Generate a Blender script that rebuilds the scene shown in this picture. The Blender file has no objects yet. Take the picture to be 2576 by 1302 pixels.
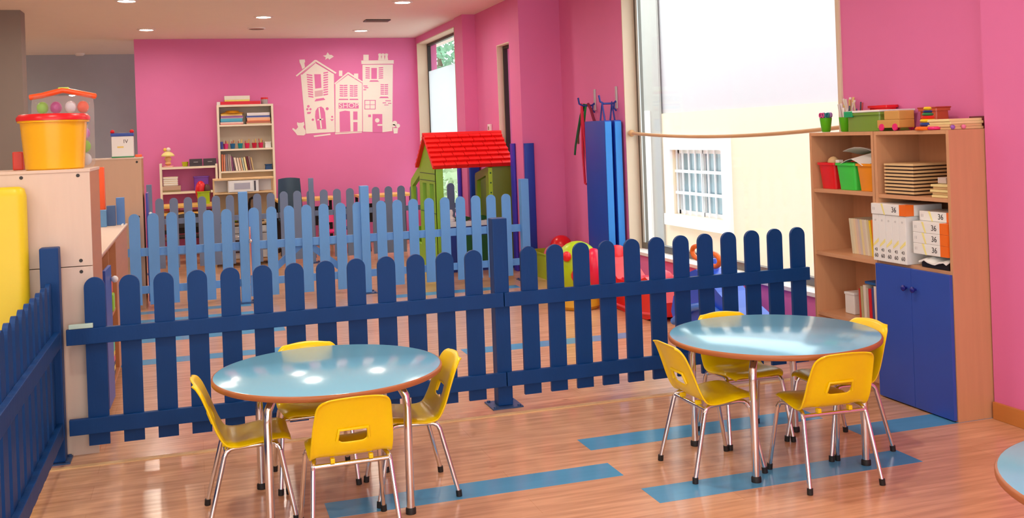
import bpy, bmesh, math, random
from mathutils import Vector, Matrix
random.seed(7)
PI = math.pi

# ------------------------------------------------------------------ camera, world, exposure
SC = bpy.context.scene
COL = SC.collection
F_PX, Y0, ROLL, YAW, CAM_H = 2550.0, 338.0, 0.036, math.radians(17.5), 1.5
cam_data = bpy.data.cameras.new('camera')
cam = bpy.data.objects.new('camera', cam_data)
COL.objects.link(cam)
cam_data.sensor_width = 36.0
cam_data.lens = F_PX / 2576.0 * 36.0
cam_data.shift_y = -(651.0 - Y0) / 2576.0
cam_data.clip_end = 200
cam.matrix_world = (Matrix.Translation((0, 0, CAM_H)) @ Matrix.Rotation(-YAW, 4, 'Z')
                    @ Matrix.Rotation(PI / 2, 4, 'X') @ Matrix.Rotation(-ROLL, 4, 'Z'))
SC.camera = cam
SC.view_settings.view_transform = 'Standard'
SC.view_settings.look = 'None'
SC.view_settings.exposure = 0.0
SC.view_settings.gamma = 1.0
SC.view_settings.use_curve_mapping = False

world = bpy.data.worlds.new('overcast_sky')
SC.world = world
world.use_nodes = True
bg = world.node_tree.nodes['Background']
bg.inputs['Color'].default_value = (0.90, 0.96, 1.0, 1)
bg.inputs['Strength'].default_value = 4.0
LAMP_STRENGTH = 250.0

_c, _s = math.cos(YAW), math.sin(YAW)


def ray(px, py):
    dx, dy = px - 1288, py - Y0
    X = dx * math.cos(ROLL) - dy * math.sin(ROLL)
    Y = dx * math.sin(ROLL) + dy * math.cos(ROLL)
    a, z = X / F_PX, -Y / F_PX
    return (a * _c + _s, -a * _s + _c, z)


def atz(px, py, z=0.0):
    d = ray(px, py); t = (z - CAM_H) / d[2]
    return Vector((d[0] * t, d[1] * t, z))


def atx(px, py, x):
    d = ray(px, py); t = x / d[0]
    return Vector((x, d[1] * t, CAM_H + d[2] * t))


def aty(px, py, y):
    d = ray(px, py); t = y / d[1]
    return Vector((d[0] * t, y, CAM_H + d[2] * t))


# ------------------------------------------------------------------ materials
def lin(c):
    return tuple(((v / 255) / 12.92 if v / 255 <= 0.04045 else ((v / 255 + 0.055) / 1.055) ** 2.4) for v in c)


MATS = {}


def M(name, rgb, rough=0.5, metal=0.0, var=0.06, scale=6.0, spec=0.5, bump=0.0, bscale=80.0, coat=0.0,
      trans=0.0, stretch=None, alpha=1.0, var2=None):
    if name in MATS:
        return MATS[name]
    m = bpy.data.materials.new(name)
    m.use_nodes = True
    nt = m.node_tree
    b = nt.nodes['Principled BSDF']
    tc = nt.nodes.new('ShaderNodeTexCoord')
    mp = nt.nodes.new('ShaderNodeMapping')
    nt.links.new(tc.outputs['Object'], mp.inputs['Vector'])
    if stretch:
        mp.inputs['Scale'].default_value = stretch
    n = nt.nodes.new('ShaderNodeTexNoise')
    n.inputs['Scale'].default_value = scale
    n.inputs['Detail'].default_value = 5
    nt.links.new(mp.outputs['Vector'], n.inputs['Vector'])
    mx = nt.nodes.new('ShaderNodeMix')
    mx.data_type = 'RGBA'
    c = lin(rgb)
    if var2:
        c2 = lin(var2); c1 = c
    else:
        c1 = tuple(max(0, v * (1 - var)) for v in c)
        c2 = tuple(min(1, v * (1 + var)) for v in c)
    mx.inputs[6].default_value = (*c1, 1)
    mx.inputs[7].default_value = (*c2, 1)
    nt.links.new(n.outputs['Fac'], mx.inputs[0])
    nt.links.new(mx.outputs[2], b.inputs['Base Color'])
    b.inputs['Roughness'].default_value = rough
    b.inputs['Metallic'].default_value = metal
    b.inputs['Specular IOR Level'].default_value = spec
    b.inputs['Coat Weight'].default_value = coat
    b.inputs['Coat Roughness'].default_value = 0.08
    b.inputs['Transmission Weight'].default_value = trans
    b.inputs['Alpha'].default_value = alpha
    if bump:
        n2 = nt.nodes.new('ShaderNodeTexNoise')
        n2.inputs['Scale'].default_value = bscale
        nt.links.new(mp.outputs['Vector'], n2.inputs['Vector'])
        bp = nt.nodes.new('ShaderNodeBump')
        bp.inputs['Strength'].default_value = bump
        bp.inputs['Distance'].default_value = 0.01
        nt.links.new(n2.outputs['Fac'], bp.inputs['Height'])
        nt.links.new(bp.outputs['Normal'], b.inputs['Normal'])
    MATS[name] = m
    return m


def emit(name, rgb, strength):
    m = bpy.data.materials.new(name); m.use_nodes = True
    nt = m.node_tree; nt.nodes.clear()
    e = nt.nodes.new('ShaderNodeEmission'); o = nt.nodes.new('ShaderNodeOutputMaterial')
    e.inputs['Color'].default_value = (*lin(rgb), 1); e.inputs['Strength'].default_value = strength
    nt.links.new(e.outputs[0], o.inputs['Surface'])
    return m


def clear_pane(name, tint=(245, 250, 250), refl=0.05, haze=0.0):
    """thin clear sheet: transparent with a faint mirror reflection and optional milky scatter"""
    m = bpy.data.materials.new(name); m.use_nodes = True
    nt = m.node_tree; nt.nodes.clear()
    t = nt.nodes.new('ShaderNodeBsdfTransparent'); t.inputs['Color'].default_value = (*lin(tint), 1)
    g = nt.nodes.new('ShaderNodeBsdfGlossy'); g.inputs['Roughness'].default_value = 0.03
    a = nt.nodes.new('ShaderNodeMixShader'); a.inputs[0].default_value = refl
    nt.links.new(t.outputs[0], a.inputs[1]); nt.links.new(g.outputs[0], a.inputs[2])
    out = nt.nodes.new('ShaderNodeOutputMaterial')
    last = a
    if haze:
        d = nt.nodes.new('ShaderNodeBsdfTranslucent'); d.inputs['Color'].default_value = (*lin(tint), 1)
        d2 = nt.nodes.new('ShaderNodeBsdfDiffuse'); d2.inputs['Color'].default_value = (*lin(tint), 1)
        dm = nt.nodes.new('ShaderNodeMixShader'); dm.inputs[0].default_value = 0.35
        nt.links.new(d.outputs[0], dm.inputs[1]); nt.links.new(d2.outputs[0], dm.inputs[2])
        h = nt.nodes.new('ShaderNodeMixShader'); h.inputs[0].default_value = haze
        nt.links.new(a.outputs[0], h.inputs[1]); nt.links.new(dm.outputs[0], h.inputs[2])
        last = h
    nt.links.new(last.outputs[0], out.inputs['Surface'])
    return m


def floor_material():
    m = bpy.data.materials.new('laminate_floor'); m.use_nodes = True
    nt = m.node_tree; b = nt.nodes['Principled BSDF']
    tc = nt.nodes.new('ShaderNodeTexCoord')
    br = nt.nodes.new('ShaderNodeTexBrick')
    br.inputs['Scale'].default_value = 1.0
    br.inputs['Brick Width'].default_value = 1.27
    br.inputs['Row Height'].default_value = 0.181
    br.inputs['Mortar Size'].default_value = 0.0012
    br.inputs['Color1'].default_value = (*lin((222, 174, 138)), 1)
    br.inputs['Color2'].default_value = (*lin((216, 166, 130)), 1)
    br.inputs['Mortar'].default_value = (*lin((204, 152, 116)), 1)
    br.offset = 0.37
    nt.links.new(tc.outputs['Object'], br.inputs['Vector'])
    mp = nt.nodes.new('ShaderNodeMapping'); mp.inputs['Scale'].default_value = (1.2, 14, 1)
    nt.links.new(tc.outputs['Object'], mp.inputs['Vector'])
    n = nt.nodes.new('ShaderNodeTexNoise'); n.inputs['Scale'].default_value = 2.2; n.inputs['Detail'].default_value = 7
    nt.links.new(mp.outputs['Vector'], n.inputs['Vector'])
    cr = nt.nodes.new('ShaderNodeValToRGB')
    cr.color_ramp.elements[0].position = 0.3; cr.color_ramp.elements[0].color = (0.74, 0.70, 0.66, 1)
    cr.color_ramp.elements[1].position = 0.65; cr.color_ramp.elements[1].color = (1.06, 1.06, 1.06, 1)
    nt.links.new(n.outputs['Fac'], cr.inputs['Fac'])
    mx = nt.nodes.new('ShaderNodeMix'); mx.data_type = 'RGBA'; mx.blend_type = 'MULTIPLY'; mx.inputs[0].default_value = 1
    nt.links.new(br.outputs['Color'], mx.inputs[6]); nt.links.new(cr.outputs['Color'], mx.inputs[7])
    # a few dark knots
    vo = nt.nodes.new('ShaderNodeTexVoronoi'); vo.inputs['Scale'].default_value = 1.7
    mp2 = nt.nodes.new('ShaderNodeMapping'); mp2.inputs['Scale'].default_value = (1, 2.6, 1)
    nt.links.new(tc.outputs['Object'], mp2.inputs['Vector']); nt.links.new(mp2.outputs['Vector'], vo.inputs['Vector'])
    kr = nt.nodes.new('ShaderNodeValToRGB')
    kr.color_ramp.elements[0].position = 0.012; kr.color_ramp.elements[0].color = (0.55, 0.45, 0.38, 1)
    kr.color_ramp.elements[1].position = 0.05; kr.color_ramp.elements[1].color = (1, 1, 1, 1)
    nt.links.new(vo.outputs['Distance'], kr.inputs['Fac'])
    mx2 = nt.nodes.new('ShaderNodeMix'); mx2.data_type = 'RGBA'; mx2.blend_type = 'MULTIPLY'; mx2.inputs[0].default_value = 1
    nt.links.new(mx.outputs[2], mx2.inputs[6]); nt.links.new(kr.outputs['Color'], mx2.inputs[7])
    nt.links.new(mx2.outputs[2], b.inputs['Base Color'])
    b.inputs['Roughness'].default_value = 0.20
    b.inputs['Specular IOR Level'].default_value = 0.5
    return m


PINK = M('pink_wall_paint', (230, 120, 178), 0.6, var=0.035, scale=3, bump=0.05, bscale=260)
CEIL = M('ceiling_paint', (248, 240, 230), 0.8, var=0.02)
GREYW = M('grey_wall_paint', (182, 192, 202), 0.7, var=0.04)
TAUPE = M('taupe_wall_paint', (140, 128, 120), 0.7, var=0.03)
WHITEW = M('white_wall_paint', (240, 236, 230), 0.7, var=0.02)
CREAM = M('cream_reveal_paint', (226, 208, 184), 0.6, var=0.03)
SILLW = M('white_sill', (245, 243, 238), 0.4, var=0.02)
ALU = M('grey_aluminium', (118, 112, 106), 0.35, 0.6, var=0.05)
ALUL = M('light_aluminium', (200, 205, 205), 0.35, 0.4, var=0.05)
FLOORM = floor_material()
BLUEPL = M('blue_laminate', (86, 158, 204), 0.2, var=0.10, scale=3, stretch=(1.0, 10, 1))
NAVY = M('navy_fence_paint', (0, 62, 126), 0.5, spec=0.3, var=0.16, scale=9, stretch=(1, 1, 0.35), bump=0.12, bscale=40)
CORN = M('cornflower_fence_paint', (98, 160, 228), 0.45, var=0.10, scale=9, stretch=(1, 1, 0.35), bump=0.1, bscale=40)
SLATE = M('slate_blue_fence_paint', (112, 132, 168), 0.5, var=0.12, scale=9, stretch=(1, 1, 0.35))
STEELB = M('blue_steel_plate', (60, 92, 140), 0.4, 0.5, var=0.1)
CHROME = M('chrome', (225, 225, 228), 0.13, 1.0, var=0.02)
BLACKR = M('black_rubber', (28, 26, 26), 0.6, var=0.1)
DARKM = M('dark_metal', (60, 55, 52), 0.4, 0.7)
TABLETOP = M('light_blue_laminate_top', (126, 200, 234), 0.15, var=0.015, spec=0.9)
TABLEEDGE = M('brown_edge_band', (176, 106, 62), 0.4, var=0.08)
YELLOWP = M('yellow_chair_plastic', (246, 212, 2), 0.30, var=0.03, bump=0.03, bscale=300)
BEECH = M('beech_veneer', (209, 155, 114), 0.42, var=0.09, scale=5, stretch=(6, 6, 0.6))
BEECHH = M('beech_veneer_shelf', (209, 155, 114), 0.42, var=0.09, scale=5, stretch=(6, 0.6, 6))
DOORB = M('blue_door_laminate', (48, 82, 178), 0.4, var=0.04)
KNOBB = M('dark_blue_knob', (24, 30, 130), 0.25)
BIRCH = M('birch_panel', (226, 204, 186), 0.45, var=0.05, scale=5, stretch=(6, 6, 0.6))
OAKBR = M('brown_cabinet_panel', (196, 134, 90), 0.45, var=0.1, scale=5, stretch=(5, 0.6, 5))
SKIRT = M('skirting_wood', (202, 132, 66), 0.4, var=0.08, scale=6, stretch=(6, 0.6, 6))
WHITEP = M('white_plastic', (240, 240, 238), 0.4, var=0.02)
WHITEPAPER = M('white_paper', (238, 236, 232), 0.7, var=0.03)
IVORY = M('ivory_shelf_paint', (240, 228, 206), 0.45, var=0.03)
LWOOD = M('light_wood', (228, 192, 140), 0.5, var=0.08, scale=6, stretch=(6, 1, 6))
RODW = M('rod_wood', (214, 168, 120), 0.4, var=0.08, scale=6, stretch=(6, 0.8, 6))
BLACK = M('black_plastic', (32, 30, 34), 0.4)
CHARC = M('charcoal_plastic', (64, 56, 66), 0.4)
GLASS = clear_pane('window_glass', (246, 251, 250))
FROST = clear_pane('frosted_film', (240, 248, 252), haze=0.86)
CLEARP = clear_pane('clear_bag_plastic', (250, 250, 250), haze=0.16)


def P(name, rgb, rough=0.32, **k):
    return M(name, rgb, rough, **k)


RED = P('red_plastic', (228, 24, 36)); GREENB = P('bright_green_plastic', (64, 214, 76))
ORANGEB = P('orange_plastic', (240, 150, 20)); LIME = P('lime_plastic', (176, 206, 22))
PURPLE = P('purple_plastic', (120, 60, 170)); BLUEP = P('blue_plastic', (28, 84, 220))
CUPG = P('leaf_green_plastic', (88, 190, 20)); TEAL = P('teal_plastic', (20, 140, 160))
PINKP = P('hot_pink_plastic', (232, 40, 120)); YEL = P('yellow_plastic', (250, 220, 40))
BUCKET = P('amber_bucket_plastic', (252, 188, 14), 0.28); HOUSEG = P('playhouse_green_plastic', (140, 196, 44), 0.4)
ROOFR = P('playhouse_red_plastic', (240, 24, 22), 0.38); DKGREEN = P('dark_green_plastic', (20, 92, 40), 0.4)
NAVYP = P('navy_plastic', (30, 62, 120), 0.4); MATD = P('royal_blue_mat_vinyl', (24, 66, 176), 0.45)
MATL = P('bright_blue_mat_vinyl', (30, 134, 226), 0.4); MATY = P('yellow_mat_vinyl', (236, 212, 40), 0.4)
ORANGEH = P('orange_handle_plastic', (246, 116, 20)); CORAL = P('coral_plastic', (250, 96, 40))


# ------------------------------------------------------------------ mesh helpers
class MB:
    def __init__(self):
        self.bm = bmesh.new(); self.mi = 0

    def _f(self, vs):
        try:
            f = self.bm.faces.new(vs); f.material_index = self.mi; return f
        except ValueError:
            return None

    def box(self, x0, x1, y0, y1, z0, z1, bev=0.0, mat=None):
        if x0 > x1: x0, x1 = x1, x0
        if y0 > y1: y0, y1 = y1, y0
        if z0 > z1: z0, z1 = z1, z0
        b = bmesh.new() if bev else self.bm
        vs = [b.verts.new(p) for p in ((x0, y0, z0), (x1, y0, z0), (x1, y1, z0), (x0, y1, z0),
                                        (x0, y0, z1), (x1, y0, z1), (x1, y1, z1), (x0, y1, z1))]
        for q in ((3, 2, 1, 0), (4, 5, 6, 7), (0, 1, 5, 4), (1, 2, 6, 5), (2, 3, 7, 6), (3, 0, 4, 7)):
            f = b.faces.new([vs[i] for i in q]); f.material_index = self.mi
        if bev:
            bmesh.ops.bevel(b, geom=list(b.edges), offset=bev, segments=2, affect='EDGES', profile=0.6)
            self.merge(b)
            b.free()
        if mat is not None:
            bmesh.ops.transform(self.bm, matrix=mat, verts=vs)
        return self

    def merge(self, other, mat=None):
        mp = {}
        for v in other.verts:
            mp[v] = self.bm.verts.new(mat @ v.co if mat else v.co)
        for f in other.faces:
            self._f([mp[v] for v in f.verts])

    def tube(self, pts, r, n=10, caps=True, r1=None):
        pts = [Vector(p) for p in pts]
        k = len(pts); rings = []
        up = None
        for i, p in enumerate(pts):
            if i == 0: t = pts[1] - p
            elif i == k - 1: t = p - pts[i - 1]
            else: t = (pts[i + 1] - p).normalized() + (p - pts[i - 1]).normalized()
            t.normalize()
            if up is None:
                up = Vector((0, 0, 1)) if abs(t.z) < 0.9 else Vector((1, 0, 0))
            side = t.cross(up)
            if side.length < 1e-5:
                up = Vector((1, 0.1, 0)); side = t.cross(up)
            side.normalize(); up = side.cross(t).normalized()
            rr = r if r1 is None else r + (r1 - r) * i / (k - 1)
            rings.append([self.bm.verts.new(p + (side * math.cos(a) + up * math.sin(a)) * rr)
                          for a in [2 * PI * j / n for j in range(n)]])
        for i in range(k - 1):
            for j in range(n):
                self._f([rings[i][j], rings[i][(j + 1) % n], rings[i + 1][(j + 1) % n], rings[i + 1][j]])
        if caps:
            self._f(rings[0][::-1]); self._f(rings[-1])
        return self

    def lathe(self, prof, n=20, c=(0, 0, 0), axis='Z', close=True):
        rings = []
        for r, h in prof:
            ring = []
            for j in range(n):
                a = 2 * PI * j / n
                if axis == 'Z': p = (c[0] + r * math.cos(a), c[1] + r * math.sin(a), c[2] + h)
                elif axis == 'X': p = (c[0] + h, c[1] + r * math.cos(a), c[2] + r * math.sin(a))
                else: p = (c[0] + r * math.sin(a), c[1] + h, c[2] + r * math.cos(a))
                ring.append(self.bm.verts.new(p))
            rings.append(ring)
        for i in range(len(rings) - 1):
            for j in range(n):
                self._f([rings[i][j], rings[i][(j + 1) % n], rings[i + 1][(j + 1) % n], rings[i + 1][j]])
        if close:
            self._f(rings[0][::-1]); self._f(rings[-1])
        return self

    def ball(self, c, r, n=16, sc=(1, 1, 1)):
        m = max(6, n // 2)
        prof = [(r * math.sin(PI * i / m) + (1e-4 if i in (0, m) else 0), -r * math.cos(PI * i / m)) for i in range(m + 1)]
        b = MB(); b.mi = self.mi; b.lathe(prof, n)
        self.merge(b.bm, Matrix.Translation(c) @ Matrix.Diagonal((*sc, 1))); b.bm.free()
        return self

    def prism(self, outline, fn, d0, d1, holes=()):
        """outline: list of 2D points; fn(u, v, d) -> 3D point; extruded from depth d0 to d1"""
        from mathutils.geometry import tessellate_polygon
        loops = [list(outline)] + [list(h) for h in holes]
        flat = [p for l in loops for p in l]
        tris = tessellate_polygon([[Vector((p[0], p[1], 0)) for p in l] for l in loops])
        a = [self.bm.verts.new(fn(u, v, d0)) for u, v in flat]
        b = [self.bm.verts.new(fn(u, v, d1)) for u, v in flat]
        for t in tris:
            self._f([a[i] for i in t]); self._f([b[i] for i in reversed(t)])
        off = 0
        for l in loops:
            k = len(l)
            for i in range(k):
                j = (i + 1) % k
                self._f([a[off + i], a[off + j], b[off + j], b[off + i]])
            off += k
        bmesh.ops.recalc_face_normals(self.bm, faces=list(self.bm.faces))
        return self

    def mesh(self, name, mats, smooth=None):
        me = bpy.data.meshes.new(name)
        bmesh.ops.recalc_face_normals(self.bm, faces=list(self.bm.faces))
        self.bm.to_mesh(me); self.bm.free()
        for m in (mats if isinstance(mats, (list, tuple)) else [mats]):
            me.materials.append(m)
        if smooth is not None:
            me.shade_smooth(); me.set_sharp_from_angle(angle=math.radians(smooth))
        return me


def loft(mb, rings, cap0=True, cap1=True):
    vs = [[mb.bm.verts.new(p) for p in r] for r in rings]
    n = len(rings[0])
    for i in range(len(vs) - 1):
        for j in range(n):
            mb._f([vs[i][j], vs[i][(j + 1) % n], vs[i + 1][(j + 1) % n], vs[i + 1][j]])
    if cap0: mb._f(vs[0][::-1])
    if cap1: mb._f(vs[-1])
    return mb


def rrect(hx, hy, r, z, cx=0, cy=0, k=3):
    out = []
    for (sx, sy, a0) in ((1, 1, 0), (-1, 1, PI / 2), (-1, -1, PI), (1, -1, 3 * PI / 2)):
        for i in range(k + 1):
            a = a0 + PI / 2 * i / k
            out.append((cx + sx * (hx - r) + r * math.cos(a), cy + sy * (hy - r) + r * math.sin(a), z))
    return out



LABELS = {}


def tag(o, label, cat, group=None):
    o['label'] = label; o['category'] = cat
    if group: o['group'] = group
    LABELS.setdefault(label, []).append(o.name)
    return o


def link(name, me, parent=None, loc=(0, 0, 0), rot=(0, 0, 0), world=False):
    o = bpy.data.objects.new(name, me); COL.objects.link(o)
    o.location = loc; o.rotation_euler = rot
    if parent:
        o.parent = parent
        if world:
            o.location = Vector(loc) - parent.location
    return o


def part(name, mb, mats, parent, smooth=None, world=False):
    return link(name, mb.mesh(name, mats, smooth), parent, world=world)


def thing(name, label, cat, loc=(0, 0, 0), rz=0, group=None):
    o = bpy.data.objects.new(name, None); COL.objects.link(o)
    o.empty_display_size = 0.1
    o.location = loc; o.rotation_euler = (0, 0, rz)
    return tag(o, label, cat, group)


def solo(name, mb, mats, label, cat, smooth=None, group=None, loc=(0, 0, 0), rot=(0, 0, 0)):
    return tag(link(name, mb.mesh(name, mats, smooth), loc=loc, rot=rot), label, cat, group)


def struct(name, mb, mats, parent=None, smooth=None):
    o = link(name, mb.mesh(name, mats, smooth), parent)
    if not parent: o['kind'] = 'structure'
    return o


def copy_tree(o, parent=None):
    c = o.copy(); COL.objects.link(c)
    if parent: c.parent = parent
    for ch in o.children: copy_tree(ch, c)
    return c


ORD = ['first', 'second', 'third', 'fourth', 'fifth', 'sixth', 'seventh', 'eighth', 'ninth', 'tenth', 'eleventh',
       'twelfth', 'thirteenth', 'fourteenth']


def text_mesh(s, size, mat, mtx):
    cu = bpy.data.curves.new('lettering', 'FONT'); cu.body = s; cu.size = size; cu.align_x = 'CENTER'; cu.align_y = 'CENTER'
    cu.extrude = 0.0008
    ob = bpy.data.objects.new('lettering', cu)
    COL.objects.link(ob)
    dg = bpy.context.evaluated_depsgraph_get()
    me = bpy.data.meshes.new_from_object(ob.evaluated_get(dg))
    bpy.data.objects.remove(ob); bpy.data.curves.remove(cu)
    me.transform(mtx); me.materials.clear(); me.materials.append(mat)
    return me


FACE_NX = Matrix(((0, 0, -1, 0), (-1, 0, 0, 0), (0, 1, 0, 0), (0, 0, 0, 1)))   # lettering on a face that looks to -X
FACE_NY = Matrix(((1, 0, 0, 0), (0, 0, -1, 0), (0, 1, 0, 0), (0, 0, 0, 1)))    # lettering on a face that looks to -Y

# ------------------------------------------------------------------ room shell
ZC = 3.03
XW = 3.85
YB = 15.2
fl = struct('floor', MB().box(-6, 4.02, -3.2, 18.2, -0.1, 0), FLOORM)
for (x0, x1, y0, y1) in ((1.74, 3.01, 4.46, 4.64), (1.74, 3.01, 3.72, 3.90), (0.47, 1.74, 4.08, 4.26), (3.01, 3.77, 4.12, 4.30),
                         (1.75, 3.02, 6.76, 6.94), (-0.61, 0.66, 8.30, 8.48), (-0.61, 0.66, 7.46, 7.64), (-0.8, 0.47, 9.26, 9.40),
                         (-0.8, 0.47, 9.72, 9.88), (1.75, 3.02, 9.46, 9.64), (2.6, 3.84, 9.06, 9.24), (0.47, 1.74, 11.1, 11.28)):
    link('plank', MB().box(x0, x1, y0, y1, -0.004, 0.0008).mesh('plank', BLUEPL), fl)
struct('trim_1', MB().box(-0.9, XW, 5.195, 5.232, -0.002, 0.005), LWOOD, fl)
struct('ceiling', MB().box(-6, 4.02, -3.2, 18.2, ZC, ZC + 0.1), CEIL)

# right wall, near part: shallow pier, recess with bookcases, big window
WINY0, WINY1, WINZ0, WINZ1 = 5.40, 8.68, 0.40, 2.86
b = MB()
b.box(3.77, 4.02, -3.2, 4.115, 0, ZC)
b.box(XW, 4.02, 4.115, WINY0, 0, ZC)
b.box(XW, 4.02, WINY0, WINY1, 0, WINZ0 - 0.03)
b.box(XW, 4.02, WINY0, WINY1, WINZ1, ZC)
b.box(XW, 4.02, WINY1, 10.35, 0, ZC)
struct('wall_right', b, PINK)
struct('wall_pier', MB().box(3.38, 4.02, 10.35, 10.72, 0, ZC), PINK)
W2Y0, W2Y1, W2Z0, W2Z1 = 10.80, 11.41, 1.0, 2.55
b = MB()
b.box(3.45, 3.7, 10.72, W2Y0, 0, ZC); b.box(3.45, 3.7, W2Y1, 12.33, 0, ZC)
b.box(3.45, 3.7, W2Y0, W2Y1, 0, W2Z0); b.box(3.45, 3.7, W2Y0, W2Y1, W2Z1, ZC)
struct('wall_right_middle', b, PINK)
struct('wall_far_pier', MB().box(3.28, 3.7, 12.33, 12.73, 0, ZC), PINK)
W1Y0, W1Y1, W1Z0, W1Z1 = 12.80, 15.10, 0.45, 2.93
b = MB()
b.box(3.3, 3.6, 12.73, W1Y0, 0, ZC); b.box(3.3, 3.6, W1Y1, 15.4, 0, ZC)
b.box(3.3, 3.6, W1Y0, W1Y1, 0, W1Z0); b.box(3.3, 3.6, W1Y0, W1Y1, W1Z1, ZC)
struct('wall_right_far', b, PINK)
struct('wall_back', MB().box(-0.74, 3.3, YB, 15.4, 0, ZC), PINK)
struct('wall_back_recess', MB().box(-6, 3.6, 17.6, 17.8, 0, ZC), GREYW)
xl = aty(57, 200, 12.0).x
struct('wall_left', MB().box(-6, xl, 12.0, 12.3, 0, ZC), TAUPE)
struct('wall_left_near', MB().box(-6.1, -6, -3.2, 18.2, 0, ZC), WHITEW)
b = MB()
b.box(-6, -4.6, -3.4, -3.2, 0, ZC); b.box(3.2, 4.1, -3.4, -3.2, 0, ZC)
b.box(-4.6, 3.2, -3.4, -3.2, 0, 0.6); b.box(-4.6, 3.2, -3.4, -3.2, 2.8, ZC)
struct('wall_near', b, WHITEW)  # unseen wall, its wide opening shaped to let daylight in from behind
struct('baseboard_right', MB().box(3.752, 3.77, -3.2, 4.11, 0, 0.085, 0.003), SKIRT)


def window(n, x, y0, y1, z0, z1, glass_x, fw, frame_m, glass_m=GLASS, mull=()):
    f = MB()
    f.box(glass_x, glass_x + 0.05, y0, y0 + fw, z0, z1); f.box(glass_x, glass_x + 0.05, y1 - fw, y1, z0, z1)
    f.box(glass_x, glass_x + 0.05, y0 + fw, y1 - fw, z0, z0 + fw); f.box(glass_x, glass_x + 0.05, y0 + fw, y1 - fw, z1 - fw, z1)
    for y in mull: f.box(glass_x - 0.005, glass_x + 0.05, y - 0.03, y + 0.03, z0 + fw, z1 - fw)
    o = struct('window_%d' % n, f, frame_m)
    part('pane', MB().box(glass_x + 0.02, glass_x + 0.028, y0 + fw, y1 - fw, z0 + fw, z1 - fw), glass_m, o)
    r = MB()   # reveal lining
    r.box(x - 0.006, glass_x, y1 - 0.012, y1 + 0.0, z0, z1); r.box(x - 0.006, glass_x, y0, y0 + 0.012, z0, z1)
    r.box(x - 0.006, glass_x, y0 + 0.012, y1 - 0.012, z1 - 0.012, z1)
    part('reveal', r, CREAM, o)
    return o


w3 = window(3, XW, WINY0, WINY1, WINZ0, WINZ1, 3.965, 0.06, ALU)
part('sill', MB().box(XW - 0.03, 3.965, WINY0 - 0.02, WINY1 + 0.02, WINZ0 - 0.03, WINZ0, 0.004), SILLW, w3)
part('casing', MB().box(XW - 0.012, XW + 0.002, WINY0 - 0.035, WINY0 + 0.002, WINZ0, WINZ1), CREAM, w3)
part('inner_frame', MB().box(3.955, 3.965, WINY1 - 0.105, WINY1 - 0.07, WINZ0 + 0.06, WINZ1 - 0.06), ALUL, w3)
w2 = window(2, 3.45, W2Y0, W2Y1, W2Z0, W2Z1, 3.515, 0.045, DARKM)
w1 = window(1, 3.3, W1Y0, W1Y1, W1Z0, W1Z1, 3.45, 0.05, DARKM)
part('film', MB().box(3.456, 3.4675, W1Y0 + 0.05, W1Y1 - 0.05, 1.52, 2.5), FROST, w1)

# foam corner guards on the piers
VIO = P('violet_foam', (60, 50, 190), 0.5)
for (x0, x1, y0, y1, z1, lab, m) in ((3.384, 3.492, 10.296, 10.348, 1.40, 'blue foam corner guard on the near edge of the pink pier', MATD),
                                     (3.345, 3.378, 10.60, 10.715, 1.40, 'thin violet-blue foam guard on the far edge of the pink pier', VIO),
                                     (3.30, 3.43, 12.27, 12.328, 1.30, 'blue foam guard on the far pier behind the toy playhouse', MATD),
                                     (3.245, 3.278, 12.60, 12.72, 1.30, 'violet-blue foam guard at the back edge of the far pier', VIO)):
    g = loft(MB(), [rrect((x1 - x0) / 2, (y1 - y0) / 2, 0.014, 0.002, (x0 + x1) / 2, (y0 + y1) / 2), rrect((x1 - x0) / 2, (y1 - y0) / 2, 0.014, z1, (x0 + x1) / 2, (y0 + y1) / 2)])
    solo('corner_guard', g, m, lab, 'corner guard', 50)

# ------------------------------------------------------------------ outside the windows
struct('ground_outside', MB().box(4.02, 30, -10, 40, -0.7, -0.6), M('outdoor_paving', (200, 196, 186), 0.9))
hb = thing('house', 'cream rendered house wall with grey upper storey outside the big window', 'building', (7.0, 10, -0.6))
CRM = M('cream_render', (242, 222, 190), 0.9, var=0.02); GRYR = M('pale_grey_render', (202, 199, 198), 0.9, var=0.02)
oy0, oy1, oz0, oz1 = 12.49, 14.07, 0.20, 1.18
b = MB()
b.box(7.0, 7.3, 3.0, oy0, -0.6, 1.74); b.box(7.0, 7.3, oy1, 15.2, -0.6, 1.74)
b.box(7.0, 7.3, oy0, oy1, -0.6, oz0); b.box(7.0, 7.3, oy0, oy1, oz1, 1.74)
part('wall', b, CRM, hb, world=True)
part('upper_wall', MB().box(7.03, 7.3, 3.0, 15.2, 1.74, 3.9), GRYR, hb, world=True)
part('side_block', MB().box(6.97, 7.0, 14.40, 15.30, -0.6, 3.9), M('greige_render', (178, 174, 166), 0.9), hb, world=True)
part('corner_pilaster', MB().box(6.93, 7.0, 14.75, 15.25, -0.6, 1.80), SILLW, hb, world=True)
ws = part('window', MB().box(7.12, 7.15, oy0, oy1, oz0, oz1), M('dim_house_glass', (150, 176, 182), 0.1, var=0.3, scale=3), hb, world=True)
b = MB()
for y in (oy0 + 0.03, (oy0 + oy1) / 2, oy1 - 0.03): b.box(7.08, 7.12, y - 0.035, y + 0.035, oz0, oz1)
for z in (oz0 + 0.03, oz1 - 0.03): b.box(7.08, 7.12, oy0, oy1, z - 0.03, z + 0.03)
fo = part('window_frame', b, SILLW, hb, world=True)
for k in range(8):
    y = oy0 + (k + 0.5 + (0.0 if k < 4 else 0.0)) * (oy1 - oy0) / 8 + 0.06
    link('bar', MB().box(7.04, 7.06, y - 0.014, y + 0.014, oz0, oz1).mesh('bar', WHITEP), hb, loc=-hb.location)
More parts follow.
